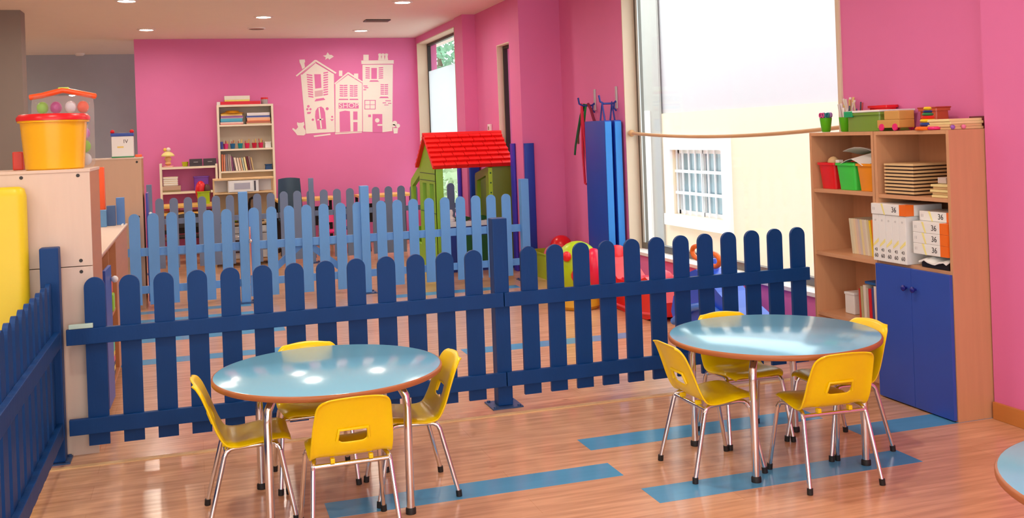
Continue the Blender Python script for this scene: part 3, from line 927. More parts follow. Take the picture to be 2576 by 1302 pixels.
# white boxes above the blue doors
XB = XF - 0.02
SPN = WHITEP
INK = M('dark_ink', (70, 66, 70), 0.6); PALEY = M('pale_yellow_print', (244, 234, 150), 0.6); ORNG = M('orange_print', (240, 112, 24), 0.5)
PGREY = M('pale_grey_print', (190, 186, 188), 0.6)
zlow = zRD + 0.016


def magazine_box(label, yc, zc, upright, h=0.30, w=0.056, x0=XB, digits='36', group='white magazine boxes'):
    """white slip-case; local spine plane x = 0, length along +z when upright, along -y when lying"""
    t = thing('magazine_box', label, 'box', (x0, yc, zc), 0, group)
    if upright:
        part('case', MB().box(0, 0.23, -w / 2, w / 2, 0, h, 0.003), SPN, t)
        link('lettering', text_mesh('60', 0.030, INK, Matrix.Translation((-0.0004, 0, 0.028)) @ FACE_NX), t)
        link('lettering', text_mesh('43', 0.024, INK, Matrix.Translation((-0.0004, 0, 0.060)) @ FACE_NX), t)
        link('lettering', text_mesh('o', 0.022, PGREY, Matrix.Translation((-0.0004, 0, h - 0.03)) @ FACE_NX), t)
        part('stripe', MB().prism([(-w / 2 + 0.004, 0.075), (w / 2 - 0.004, 0.105), (w / 2 - 0.004, 0.125), (-w / 2 + 0.004, 0.088)], lambda u, v, d: (d, -u, v), -0.0008, 0.0005), PALEY, t)
    else:
        part('case', MB().box(0, 0.23, -h / 2, h / 2, 0, w, 0.003), SPN, t)
        part('band', MB().box(-0.0008, 0.05, -h / 2 - 0.0006, -h / 2 + 0.052, 0.001, w + 0.0006), ORNG, t)
        link('lettering', text_mesh(digits, 0.040, INK, Matrix.Translation((-0.0004, -h / 2 + 0.095, w / 2)) @ FACE_NX), t)
        link('lettering', text_mesh('11', 0.022, PGREY, Matrix.Translation((-0.0004, h / 2 - 0.022, w / 2)) @ FACE_NX), t)
        part('stripe', MB().prism([(h / 2 - 0.165, 0.0), (h / 2 - 0.175, 0.0), (h / 2 - 0.200, w), (h / 2 - 0.185, w)][::1], lambda u, v, d: (d, -0.02 + u * -1 + h / 2 - 0.12, v), -0.0008, 0.0005), PALEY, t)
    return t


yb = ay(2196, 600, XB)
wv = 0.0535
for i in range(5):
    magazine_box('upright white magazine box, %s from the left above the blue doors' % ORD[i], yb - wv / 2 - i * (wv + 0.001), zlow, True, 0.252, wv, group='upright white magazine boxes')
yl = yb - 5 * (wv + 0.001)
zs = zlow + 0.066
hs = 0.27
ysx = yl - 0.004 - hs / 2
for i in range(3):
    magazine_box('white magazine box with orange end, %s from the bottom of the lying stack' % ORD[i], YR0 + 0.024 + 0.252 / 2, zs + i * 0.0560, False, 0.252, 0.0555, XB + 0.012, '36', 'lying white magazine boxes')
magazine_box('white magazine box with orange end lying on top of the upright boxes', yb - 0.142, zlow + 0.2535, False, 0.284, 0.058, XB - 0.006, '36', 'lying white magazine boxes')
magazine_box('white magazine box lying behind, on the stack of three', YR0 + 0.024 + 0.13, zs + 3 * 0.0560 + 0.0005, False, 0.252, 0.05, XB + 0.06, '36', 'lying white magazine boxes')
# crumpled white bag and black pouch below the lying stack
b = MB()
rr = random.Random(11)
rows = []
for i in range(6):
    rows.append([(XB + 0.005 + 0.035 * i + rr.uniform(-0.006, 0.006), YR0 + 0.03 + 0.026 * j, zlow + 0.048 + 0.009 * math.sin(j * 1.3 + i) + rr.uniform(-0.003, 0.003) - (0.012 if i == 0 else 0)) for j in range(9)])
sheet('crumpled white carrier bag under the lying magazine boxes', rows, 'carrier_bag', WHITEP, 0.008, 'bag')
solo('pouch', MB().box(-0.09, 0.09, -0.10, 0.10, 0, 0.036, 0.008), BLACK, 'flat black pouch under the crumpled white bag', 'pouch', 40, loc=(XB + 0.115, YR0 + 0.135, zlow))

# ------------------------------------------------------------------ things on top of the bookcases
ZT2 = ZTOP + 0.001


def topy(px): return atx(px, 322, XF + 0.13).y


for k, (px_, lab, kind) in enumerate(((2078, 'green plastic cup full of coloured scissors, nearest the window', 'sc'), (2127, 'green plastic cup holding white paper rolls and pens', 'pen'),
                                      (2160, 'green plastic cup of pens partly behind the green box', 'mix'))):
    xx = XF + (0.12, 0.10, 0.16)[k]
    cy = atx(px_, 322, xx).y
    solo('plastic_cup', cup_mb(0.026, 0.037, 0.085), CUPG, lab, 'cup', 40, 'green cups on the bookcase', (xx, cy, ZT2))
    rr = random.Random(k)
    if kind == 'sc':
        for q, c in enumerate(((228, 50, 140), (60, 130, 190), (150, 120, 200), (220, 80, 150), (50, 140, 150), (170, 140, 210))):
            a = q * 1.05
            ox, oy = 0.020 * math.cos(a), 0.020 * math.sin(a)
            sct = thing('scissors', '%s-handled scissors standing in the first green cup' % ('pink', 'blue', 'lilac', 'rose', 'teal', 'violet')[q], 'scissors', (xx + ox * 0.6, cy + oy * 0.6, ZT2 + 0.008), group='scissors in the green cup')
            part('blades', MB().tube([(0, 0, 0), (ox * 0.6, oy * 0.6, 0.08)], 0.004, 6), CHROME, sct, 50)
            h = MB()
            for s in (-1, 1):
                cx_, cy_ = ox * 0.8 + s * 0.010 * math.sin(a), oy * 0.8 - s * 0.012 * math.cos(a)
                h.tube([(cx_ + 0.0 * math.cos(u), cy_ + 0.011 * math.cos(u), 0.094 + 0.013 * math.sin(u)) for u in [2 * PI * w / 10 for w in range(11)]], 0.0048, 6, caps=False)
            part('handles', h, col(c, 0.3), sct, 60)
    else:
        cs = ((236, 226, 222), (230, 220, 216), (214, 206, 200), (240, 236, 230), (70, 90, 100), (200, 180, 120)) if kind == 'pen' else ((60, 60, 70), (210, 190, 150), (220, 214, 205), (90, 70, 120), (190, 60, 60))
        names = ('white', 'cream', 'grey', 'ivory', 'dark', 'tan') if kind == 'pen' else ('black', 'sand', 'pale', 'violet', 'red')
        for q, c in enumerate(cs):
            a = q * 1.15 + 0.4
            ox, oy = math.cos(a), math.sin(a)
            L = 0.12 + 0.045 * rr.random()
            solo('paper_roll' if kind == 'pen' else 'pen', MB().tube([(0, 0, 0), (ox * 0.022, oy * 0.022, L)], 0.008 if kind == 'pen' and q < 4 else 0.0045, 8), col(c),
                 ('%s paper roll standing in the second green cup' if kind == 'pen' else '%s pen standing in the third green cup') % names[q], 'roll' if kind == 'pen' else 'pen', 50,
                 loc=(xx + ox * 0.012, cy + oy * 0.012, ZT2 + 0.008))
# bunch of pale brushes in a clear jar behind the second cup
xx = XF + 0.235; cy = atx(2138, 318, xx).y
jr = thing('jar', 'clear jar of pale brushes behind the green cups', 'jar', (xx, cy, ZT2))
part('glass', MB().lathe([(0.03, 0), (0.033, 0.08), (0.031, 0.08), (0.028, 0.004), (0.001, 0.004)], 18), CLEARP, jr, 40)
rr = random.Random(2)
for q in range(9):
    a = q * 0.7; L = 0.15 + 0.05 * rr.random()
    bo = solo('brush', MB().tube([(0, 0, 0), (0.012 * math.cos(a), 0.012 * math.sin(a), L * 0.75), (0.026 * math.cos(a), 0.026 * math.sin(a), L)], 0.003, 6, r1=0.008), col((232, 222, 214) if q % 3 else (222, 196, 120)),
         '%s pale brush standing in the clear jar' % ORD[q], 'brush', 50, 'brushes in the jar', (xx + 0.008 * math.cos(a), cy + 0.008 * math.sin(a), ZT2 + 0.006))
solo('eraser', MB().box(-0.012, 0.012, -0.02, 0.02, 0, 0.013, 0.003), WHITEP, 'small white eraser between two green cups', 'eraser', loc=(XF + 0.06, atx(2151, 325, XF + 0.06).y, ZT2))
# translucent green box
GREENT = M('translucent_green_plastic', (150, 190, 80), 0.25, trans=0.35, var=0.05)
ya, yb2 = topy(2164), topy(2250)
gb = thing('storage_box', 'translucent green storage box with a white lid on the bookcases', 'box', (XF + 0.15, (ya + yb2) / 2, ZT2))
hy = (ya - yb2) / 2
part('body', tub_mb(0.12, hy, 0.105, 0.94, 0.015), GREENT, gb, 50)
part('lid', MB().box(-0.122, 0.122, -hy - 0.002, hy - 0.03, 0.106, 0.118, 0.004), WHITEP, gb)
part('clip', MB().box(-0.128, -0.110, hy - 0.07, hy + 0.002, 0.082, 0.116, 0.004), P('emerald_clip', (20, 170, 110)), gb)
rr = random.Random(4)
cm = MB()
for q in range(10): cm.box(-0.1 + 0.02 * q, -0.085 + 0.02 * q, -hy * 0.7 * rr.random(), hy * 0.6 * rr.random() + 0.02, 0.006, 0.02 + 0.02 * rr.random())
part('contents', cm, GREENB, gb)
# red tray behind
rb = thing('tray', 'red open tray standing behind the green box', 'tray', (XF + 0.245, topy(2180), ZT2))
part('body', tub_mb(0.045, 0.085, 0.145, 0.7, 0.01), RED, rb, 50)
# cardboard-coloured toy cart with pink wheels
ct = thing('toy_cart', 'tan toy cart with two pink wheels on the bookcase', 'toy', (XF + 0.075, (topy(2246) + topy(2308)) / 2, ZT2))
TANP = M('tan_card', (226, 172, 92), 0.5, trans=0.15)
part('bed', MB().box(-0.05, 0.05, -0.085, 0.095, 0.016, 0.060, 0.004), TANP, ct)
part('cab', MB().box(-0.05, 0.05, -0.085, 0.035, 0.060, 0.108, 0.005), TANP, ct)
for yy in (-0.055, 0.055):
    for xx in (-0.052, 0.052):
        part('wheel', MB().lathe([(0.001, -0.005), (0.018, -0.005), (0.020, 0), (0.018, 0.005), (0.001, 0.005)], 16, (xx, yy, 0.020), 'X'), PINKP, ct, 40)
sb = thing('storage_box', 'translucent orange-red box behind the stacking rings', 'box', (XF + 0.19, (topy(2306) + topy(2350)) / 2, ZT2))
part('body', tub_mb(0.05, 0.07, 0.112, 0.92, 0.012), M('translucent_orange_plastic', (216, 96, 60), 0.3, trans=0.2), sb, 50)
part('lid', MB().box(-0.051, 0.051, -0.071, 0.071, 0.112, 0.120, 0.004), M('brown_red_lid', (178, 60, 36), 0.4), sb)
# stacking rings
rg = thing('stacking_rings', 'stacking ring toy in bright colours on the right bookcase', 'toy', (XF + 0.05, topy(2364) - 0.01, ZT2))
part('base', MB().lathe([(0.001, 0), (0.062, 0), (0.066, 0.008), (0.058, 0.018), (0.001, 0.018)], 24), ORANGEH, rg, 40)
zz = 0.019
for r_, h_, m in ((0.042, 0.020, col((40, 70, 150), 0.3)), (0.040, 0.018, YEL), (0.034, 0.016, RED), (0.029, 0.016, P('ring_green', (40, 140, 80))), (0.025, 0.013, col((30, 50, 140), 0.3)), (0.021, 0.018, YEL)):
    part('ring', MB().lathe([(0.001, zz), (r_ - 0.006, zz), (r_, zz + h_ * 0.5), (r_ - 0.006, zz + h_ - 0.001), (0.001, zz + h_ - 0.001)], 22), m, rg, 60)
    zz += h_
lring = solo('toy_ring', MB().tube([(0.028 * math.cos(u), 0.028 * math.sin(u), 0.009) for u in [2 * PI * w / 16 for w in range(17)]], 0.0085, 8, caps=False), PINKP,
             'loose pink ring lying before the stacking toy', 'ring', 60, loc=(XF + 0.028, topy(2375) - 0.055, ZT2))
for q, (px_, c, n_) in enumerate(((2401, (150, 90, 190), 'violet'), (2432, (230, 120, 160), 'pale pink'))):
    solo('toy_bead', MB().ball((0, 0, 0.012), 0.012, 12), col(c, 0.3), 'small %s bead near the pile of wooden boards' % n_, 'bead', 60, loc=(XF + (0.035, 0.10)[q], max(4.13, atx(px_, 322, XF + (0.035, 0.10)[q]).y), ZT2))
ya, yb2 = 4.27, 4.14
for i in range(4):
    solo('wooden_board', MB().box(-0.10, 0.10, -0.085, 0.085, 0, 0.013, 0.002), col((240, 220, 160)) if i > 1 else LWOOD,
         'pale wooden board, %s from the bottom on top of the right bookcase' % ORD[i], 'board', loc=(XF + 0.130 - 0.006 * (i % 2), 4.222 + 0.004 * (i % 2), ZT2 + i * 0.0135), group='boards on top of the right bookcase')
solo('notebook', MB().box(-0.012, 0.012, -0.02, 0.10, 0, 0.062, 0.002), col((110, 40, 50)), 'dark red notebook standing behind the pale boards', 'notebook', loc=(XF + 0.255, 4.150, ZT2))

# ------------------------------------------------------------------ wooden rod across the window
RX = 3.885
za_, zb_ = atx(1583, 335, RX).z, atx(2112, 319, RX).z
rt = thing('wooden_rod', 'long round wooden rod with a ball end crossing the big window', 'rod', (RX, 8.63, za_))
pts = []
for i in range(21):
    f = i / 20
    pts.append((0, (5.412 - 8.63) * f, (zb_ - za_) * f - 0.045 * 4 * f * (1 - f)))
part('bar', MB().tube(pts, 0.015, 12), RODW, rt, 60)
part('finial', MB().ball((0, 0.004, 0.0), 0.033, 16), RODW, rt, 60)

# ------------------------------------------------------------------ gym mats, hooks and straps on the pink wall
mt = thing('gym_mat', 'folded blue gym mat hanging on the pink wall beside the big window', 'mat', (3.75, 8.95, 0.36))
for k, (xa, xb) in enumerate(((3.655, 3.728), (3.755, 3.828))):
    p_ = part('pad', MB().box(xa, xb, 8.73, 9.23, 0.36, 1.60, 0.012), MATD, mt, 40, world=True)
    part('edge_strip', MB().box(xa + 0.004, xb - 0.004, 8.722, 8.731, 0.372, 1.588, 0.003), MATL, mt, world=True)
HOOKB = P('blue_hook_metal', (36, 60, 150), 0.35)
for (yy, lab) in ((8.86, 'blue double wall hook holding the folded gym mat'), (9.40, 'blue double wall hook with coloured straps on it')):
    h = thing('wall_hook', lab, 'hook', (XW, yy, 1.76))
    part('wall_plate', MB().box(-0.012, -0.001, -0.02, 0.02, -0.05, 0.16, 0.003), ALUL, h)
    part('arm', MB().tube([(-0.012, 0, 0.02), (-0.04, 0, 0.0), (-0.14, 0, 0.0), (-0.175, 0, 0.02), (-0.185, 0, 0.08)], 0.010, 8), HOOKB, h, 50)
    part('arm', MB().tube([(-0.03, 0, 0.0), (-0.035, 0, -0.045), (-0.012, 0, -0.07)], 0.009, 8), HOOKB, h, 50)
for k, xx in enumerate((3.69, 3.79)):
    part('carry_strap', MB().tube([(xx - 0.012, 8.88, 1.59), (xx - 0.004, 8.862, 1.70), (xx, 8.85, 1.773), (xx + 0.004, 8.838, 1.70), (xx + 0.012, 8.82, 1.59)], 0.008, 6), HOOKB, mt, 60, world=True)


def strap(label, pts, m, r=0.012):
    solo('strap', MB().tube(pts, r, 6), m, label, 'strap', 60)


strap('long red strap hanging in a loop over the wall hook', [(3.70, 9.30, 1.02), (3.70, 9.34, 1.4), (3.70, 9.39, 1.70), (3.70, 9.40, 1.775), (3.70, 9.405, 1.70), (3.695, 9.40, 1.3), (3.695, 9.37, 0.99), (3.695, 9.33, 0.985)], P('red_webbing', (214, 30, 70), 0.7))
strap('dark green strap hanging slanted from the wall hook', [(3.725, 9.40, 1.775), (3.715, 9.48, 1.66), (3.71, 9.56, 1.5), (3.705, 9.62, 1.36), (3.705, 9.65, 1.27)], P('dark_green_webbing', (40, 100, 70), 0.7))
strap('bright green strap hanging beside the red strap', [(3.745, 9.40, 1.775), (3.735, 9.44, 1.6), (3.73, 9.47, 1.4), (3.73, 9.48, 1.16)], P('bright_green_webbing', (20, 150, 70), 0.7))
strap('maroon strap slung short over the wall hook', [(3.77, 9.40, 1.775), (3.765, 9.32, 1.72), (3.76, 9.25, 1.63), (3.77, 9.25, 1.60)], P('maroon_webbing', (130, 20, 60), 0.7), 0.016)
strap('brown strap hanging slanted next to the green one', [(3.735, 9.41, 1.775), (3.725, 9.51, 1.62), (3.722, 9.58, 1.46), (3.722, 9.585, 1.38)], P('brown_webbing', (110, 70, 60), 0.7))

# thermostat on the middle wall
q = atx(1235, 322, 3.45)
th_ = thing('thermostat', 'small white thermostat on the pink wall above the playhouse roof', 'thermostat', (3.45, q.y, 1.585))
part('case', MB().box(-0.03, -0.001, -0.05, 0.05, -0.05, 0.05, 0.006), WHITEP, th_)
part('display', MB().box(-0.032, -0.029, -0.022, 0.022, -0.022, 0.022), col((150, 110, 90)), th_)

# ------------------------------------------------------------------ tall birch cabinet and what is on it
cb = thing('cabinet', 'tall birch cabinet seen from behind under the yellow bucket', 'cabinet', (-0.92, 5.68, 0))
part('lower_back', MB().box(-1.35, -0.492, 5.42, 5.44, 0, 0.925), BIRCH, cb, world=True)
part('upper_back', MB().box(-1.35, -0.492, 5.42, 5.44, 0.929, 1.392), BIRCH, cb, world=True)
part('side_panel', MB().box(-0.512, -0.492, 5.44, 5.95, 0, 1.392), OAKBR, cb, world=True)
part('side_panel', MB().box(-1.35, -1.33, 5.44, 5.95, 0, 1.392), OAKBR, cb, world=True)
part('front_panel', MB().box(-1.33, -0.512, 5.93, 5.95, 0, 1.392), BIRCH, cb, world=True)
part('top_panel', MB().box(-1.352, -0.488, 5.415, 5.952, 1.392, 1.407, 0.002), BIRCH, cb, world=True)
for (x, z) in ((-0.80, 1.375), (-0.545, 1.375), (-0.545, 0.90), (-0.545, 0.955)):
    part('screw', MB().lathe([(0.009, 0), (0.008, -0.003), (0.001, -0.003)], 10, (x, 5.42, z), 'Y'), DARKM, cb, world=True)
bk = thing('bucket', 'big amber plastic bucket with a red lid on the birch cabinet', 'bucket', (-0.668, 5.605, 1.4075))
part('body', MB().lathe([(0.001, 0), (0.132, 0), (0.138, 0.006), (0.156, 0.235), (0.168, 0.237), (0.168, 0.268), (0.160, 0.27), (0.001, 0.27)], 40), BUCKET, bk, 40)
part('lid', MB().lathe([(0.172, 0.246), (0.173, 0.262), (0.160, 0.278), (0.001, 0.280)], 40, close=False), RED, bk, 50)
bg_ = thing('zip_bag', 'clear plastic bag of toys with an orange zip behind the bucket', 'bag', (-0.65, 5.86, 1.4075))
rings = []
for (z, hx, hy_) in ((0, 0.135, 0.045), (0.02, 0.148, 0.055), (0.20, 0.150, 0.06), (0.33, 0.152, 0.05), (0.385, 0.148, 0.035)):
    rings.append([(p[0], p[1], z) for p in rrect(hx, hy_, 0.03, z)])
part('film', loft(MB(), rings, True, False), CLEARP, bg_, 60)
part('zip_top', MB().tube([(-0.158, -0.01, 0.378), (-0.10, -0.02, 0.386), (-0.03, -0.022, 0.404), (0.0, -0.022, 0.412), (0.03, -0.02, 0.408), (0.10, -0.015, 0.392), (0.163, 0.0, 0.378)], 0.015, 8), CORAL, bg_, 60)
part('zip_back', MB().tube([(-0.158, 0.0, 0.378), (-0.10, 0.03, 0.392), (0.0, 0.035, 0.412), (0.10, 0.03, 0.396), (0.163, 0.0, 0.378)], 0.012, 8), CORAL, bg_, 60)
part('handle', MB().box(-0.02, 0.035, -0.03, 0.02, 0.412, 0.428, 0.006), P('lime_handle', (190, 220, 60)), bg_)
rr = random.Random(9)
tc_ = [(140, 220, 60), (240, 220, 40), (190, 20, 150), (230, 235, 245), (245, 90, 50), (250, 120, 110), (80, 150, 200), (230, 60, 60), (220, 220, 235), (200, 100, 190), (120, 160, 220), (250, 250, 250)]
nmz = ['lime', 'yellow', 'magenta', 'silver', 'orange', 'coral', 'blue', 'red', 'pale grey', 'mauve', 'sky blue', 'white']
k = 0
for lv in range(5):
    for i in range(4):
        x = -0.098 + 0.066 * i + rr.uniform(-0.006, 0.006); z = 0.042 + 0.070 * lv
        c = (0, 2, 3, 4)[i] if lv == 4 else (k * 5 + lv) % 12
        solo('toy_ball', MB().ball((0, 0, 0), 0.030, 10, (1, 0.9, 1.12)), col(tc_[c], 0.35), 'small %s toy in the clear bag, row %s from the bottom' % (nmz[c], ORD[lv]), 'toy', 60,
             'toys in the clear bag', (-0.65 + x, 5.86 + rr.uniform(-0.012, 0.012), 1.4075 + z))
        k += 1
solo('storage_box', MB().box(-0.025, 0.025, -0.06, 0.06, 0, 0.095, 0.006), col((214, 60, 40)), 'red-orange box at the left behind the bucket', 'box', loc=(-0.865, 5.83, 1.4075))
# yellow foam column by the side fence
solo('foam_column', loft(MB(), [rrect(0.10, 0.05, 0.045, 0.002, k=5), rrect(0.10, 0.05, 0.045, 1.29, k=5), rrect(0.092, 0.042, 0.04, 1.325, k=5), rrect(0.07, 0.03, 0.028, 1.335, k=5)]), MATY,
     'yellow padded foam column standing at the far left', 'foam pad', 50, loc=(-0.868, 5.345, 0))

# low brown cabinet along the play area
lc = thing('low_cabinet', 'low brown cabinet with an open blue door behind the tall birch one', 'cabinet', (-0.69, 7.15, 0))
LX0, LX1, LY0, LY1, LZ = -0.88, -0.505, 5.965, 8.33, 0.912
panel_case(lc, LX0, LX1, LY0, LY1, 0, LZ, 0.02, OAKBR, '+x', kick=0.05)
part('worktop', MB().box(LX0 - 0.005, LX1 + 0.008, LY0, LY1 + 0.005, LZ, LZ + 0.012, 0.002), BIRCH, lc, world=True)
for yy in (6.55, 7.14, 7.73):
    part('divider', MB().box(LX0 + 0.01, LX1, yy - 0.01, yy + 0.01, 0.07, LZ - 0.02), OAKBR, lc, world=True)
for (ya_, yb_) in ((5.99, 6.54), (6.56, 7.13)):
    part('shelf', MB().box(LX0 + 0.01, LX1 - 0.01, ya_, yb_, 0.45, 0.468), OAKBR, lc, world=True)
for (ya_, yb_) in ((7.15, 7.72), (7.74, 8.31)):
    part('front_panel', MB().box(LX1 - 0.012, LX1, ya_, yb_, 0.07, LZ - 0.02), OAKBR, lc, world=True)
d = part('door', MB().box(0, 0.30, -0.009, 0.009, 0.07, 0.83, 0.002), DOORB, lc)
d.location = Vector((LX1 + 0.014, 6.0, 0)) - lc.location; d.rotation_euler = (0, 0, math.radians(88.5))
part('knob', MB().ball((0.27, -0.030, 0.75), 0.020, 12), WHITEP, d, 60)
# blocks on the far end of the low cabinet
for (x, y, w, dpt, h, m, lab) in ((-0.655, 8.10, 0.055, 0.06, 0.125, col((96, 150, 200), 0.5), 'shortest of three blue blocks on the low cabinet'),
                                  (-0.60, 8.18, 0.06, 0.06, 0.150, col((74, 104, 150), 0.5), 'slate blue middle block of the three on the low cabinet'),
                                  (-0.538, 8.24, 0.058, 0.06, 0.205, col((86, 134, 200), 0.5), 'tallest blue block on the low cabinet')):
    solo('toy_block', MB().box(-w / 2, w / 2, -dpt / 2, dpt / 2, 0, h, 0.003), m, lab, 'block', loc=(x, y, LZ + 0.0125))
solo('toy_plank', MB().box(-0.006, 0.006, -0.05, 0.05, 0, 0.012, 0.002), WHITEP, 'small white stick at the far corner of the low cabinet', 'stick', loc=(-0.52, 8.12, LZ + 0.0125))
solo('foam_board', MB().box(-0.02, 0.02, -0.035, 0.035, 0, 0.44, 0.006), CORAL, 'upright orange board standing on the low cabinet', 'board', loc=(-0.665, 8.27, LZ + 0.0125))
# toys in the low cabinet
tf = thing('toy_figure', 'orange, lime and white toy figure in the low cabinet', 'toy', (-0.56, 6.95, 0.469))
part('body', MB().box(-0.05, 0.05, -0.06, 0.06, 0, 0.11, 0.012), P('lime_toy', (150, 220, 40)), tf)
part('torso', MB().box(-0.04, 0.04, -0.045, 0.045, 0.11, 0.19, 0.012), CORAL, tf)
part('head', MB().ball((0, 0, 0.225), 0.038, 12), WHITEP, tf, 60)
zz = 0.072
for i, (m, nm, h) in enumerate(((BLACK, 'black', 0.03), (YEL, 'yellow', 0.03), (col((40, 40, 60)), 'dark', 0.025), (PINKP, 'hot pink', 0.035), (YEL, 'second yellow', 0.03), (P('mint_plastic', (60, 210, 160)), 'mint green', 0.075))):
    solo('toy_brick', MB().box(-0.05, 0.05, -0.06, 0.06, 0, h - 0.001, 0.004), m, '%s toy brick in the pile inside the low cabinet' % nm, 'brick', loc=(-0.565, 6.88, zz), group='toy bricks in the low cabinet')
    zz += h
solo('ruler', MB().box(-0.055, 0.055, -0.012, 0.012, 0, 0.022, 0.003), M('pale_mint', (200, 236, 224), 0.4), 'pale mint strip lying on the fence rail by the birch cabinet', 'ruler', loc=(-0.548, 5.345, 0.633))

# second tall cabinet with white tub on top
c2 = thing('cabinet', 'tall birch cabinet behind the blue blocks, under the white craft box', 'cabinet', (-0.72, 10.26, 0))
part('back_panel', MB().box(-0.98, -0.462, 10.05, 10.07, 0, 1.40), M('tan_panel', (206, 172, 144), 0.45, var=0.05, scale=5, stretch=(6, 6, 0.6)), c2, world=True)
part('side_panel', MB().box(-0.482, -0.462, 10.07, 10.47, 0, 1.40), OAKBR, c2, world=True)
part('side_panel', MB().box(-0.98, -0.96, 10.07, 10.47, 0, 1.40), OAKBR, c2, world=True)
part('top_panel', MB().box(-0.982, -0.458, 10.045, 10.472, 1.40, 1.414, 0.002), BIRCH, c2, world=True)
part('shelf', MB().box(-0.96, -0.482, 10.07, 10.46, 0.7, 0.718), OAKBR, c2, world=True)
for (x, z) in ((-0.50, 1.37), (-0.50, 0.86)):
    part('screw', MB().lathe([(0.011, 0), (0.010, -0.003), (0.001, -0.003)], 10, (x, 10.05, z), 'Y'), DARKM, c2, world=True)
dd = part('door', MB().box(-0.009, 0.009, -0.30, 0, 0.05, 1.07, 0.002), P('violet_blue_door', (70, 84, 190)), c2)
dd.location = Vector((-0.43, 10.46, 0)) - c2.location
part('knob', MB().ball((0.026, -0.26, 0.87), 0.02, 12), WHITEP, dd, 60)
wb = thing('craft_box', 'white craft box with a blue lid and red corner feet on the far cabinet', 'box', (-0.625, 10.20, 1.4145))
part('body', MB().box(-0.095, 0.095, -0.07, 0.07, 0.010, 0.200, 0.006), WHITEP, wb)
part('base', MB().box(-0.098, 0.098, -0.073, 0.073, 0, 0.012, 0.003), P('green_base', (40, 140, 80)), wb)
part('lid', MB().box(-0.10, 0.10, -0.075, 0.075, 0.200, 0.230, 0.005), P('lid_blue', (30, 70, 170)), wb)
for x in (-0.085, 0.085):
    part('corner_knob', MB().ball((x, -0.05, 0.243), 0.020, 10), RED, wb, 60)
link('lettering', text_mesh('IV', 0.05, INK, Matrix.Translation((0.03, -0.0704, 0.150)) @ FACE_NY), wb)
part('sticker', MB().box(-0.045, 0.01, -0.0712, -0.0695, 0.092, 0.106), P('sticker_yellow', (240, 210, 100)), wb)
solo('toy_block', MB().box(-0.03, 0.03, -0.03, 0.03, 0, 0.025, 0.006), CORAL, 'flat orange block beside the white craft box', 'block', loc=(-0.49, 10.2, 1.4145))
ob_ = solo('storage_crate', tub_mb(0.045, 0.12, 0.18, 0.9, 0.012), col((226, 130, 90)), 'terracotta crate on the floor behind the open violet door', 'crate', 50, loc=(-0.40, 10.8, 0.001))

# ------------------------------------------------------------------ mural on the far wall
def mz(u, v):
    return aty(700 + u / 4.65, 100 + v / 4.65, YB)


def mural_piece(par, name, polys, mat, d0=-0.004, d1=-0.0005):
    mb = MB()
    for pl in polys:
        P3 = [mz(u, v) for u, v in pl]
        mb.prism([(p.x, p.z) for p in P3], lambda u, v, d: (u, YB + d, v), d0, d1)
    o = link(name, mb.mesh(name, mat), par)
    o.location = -par.location
    return o


def mural_pieces(par, name, polys, mat, d0=-0.004, d1=-0.0005):
    for pl in polys: mural_piece(par, name, [pl], mat, d0, d1)


def rect(x0, y0, x1, y1): return [(x0, y0), (x1, y0), (x1, y1), (x0, y1)]


def circ(cx, cy, r, n=14, ry=None): return [(cx + r * math.cos(2 * PI * i / n), cy + (ry or r) * math.sin(2 * PI * i / n)) for i in range(n)]


DECW = M('white_decal', (246, 238, 228), 0.6, var=0.02)
mc = mz(800, 1090)
mu = thing('wall_decal', 'white decal of three little town houses on the far pink wall', 'decal', (mc.x, YB, mc.z))
h1 = mural_piece(mu, 'house_left', [[(262, 408), (430, 262), (650, 398), (662, 1078), (325, 1098)]], DECW)
mural_piece(mu, 'roof_left', [[(205, 418), (425, 236), (445, 236), (682, 384), (668, 398), (436, 256), (216, 430)]], DECW, -0.006, -0.004)
mural_piece(mu, 'chimney', [[(246, 232), (310, 230), (314, 262), (305, 268), (312, 322), (282, 345), (262, 290), (248, 262)]], DECW)
h2 = mural_piece(mu, 'house_middle', [[(668, 516), (815, 404), (980, 506), (982, 1070), (668, 1085)]], DECW, -0.0035)
mural_piece(mu, 'roof_middle', [[(655, 508), (810, 380), (826, 380), (990, 490), (980, 502), (816, 398), (664, 520)]], DECW, -0.006, -0.0035)
mural_piece(mu, 'chimney', [rect(710, 360, 750, 425)], DECW); mural_piece(mu, 'chimney', [rect(885, 395, 935, 452)], DECW)
h3 = mural_piece(mu, 'house_right', [[(985, 292), (1340, 288), (1334, 1066), (1225, 1080), (990, 1074)]], DECW)
mural_piece(mu, 'cornice', [[(970, 242), (1350, 238), (1350, 280), (972, 284)]], DECW, -0.006)
mural_piece(mu, 'chimney', [rect(995, 174, 1057, 240)], DECW)
for cx in (1188, 1225, 1265): mural_piece(mu, 'chimney_pot', [[(cx - 20, 168), (cx - 8, 160), (cx + 8, 160), (cx + 20, 168), (cx + 14, 196), (cx + 20, 238), (cx - 20, 238), (cx - 14, 196)]], DECW)
mural_piece(mu, 'doorstep', [[(412, 1120), (610, 1096), (612, 1112), (420, 1136)]], DECW)
mural_piece(mu, 'doorstep', [[(662, 1092), (975, 1074), (978, 1086), (668, 1106)]], DECW)
mural_piece(mu, 'bird', [[(522, 186), (560, 180), (576, 146), (600, 176), (622, 176), (650, 196), (626, 212), (596, 232), (582, 214), (548, 234), (556, 206)]], DECW)
mural_piece(mu, 'cat', [[(218, 985), (222, 962), (240, 972), (280, 968), (298, 958), (306, 990), (292, 1018), (318, 1060), (320, 1100), (300, 1118), (222, 1116), (196, 1080), (162, 1045), (172, 1030), (206, 1052), (232, 1020)]], DECW)
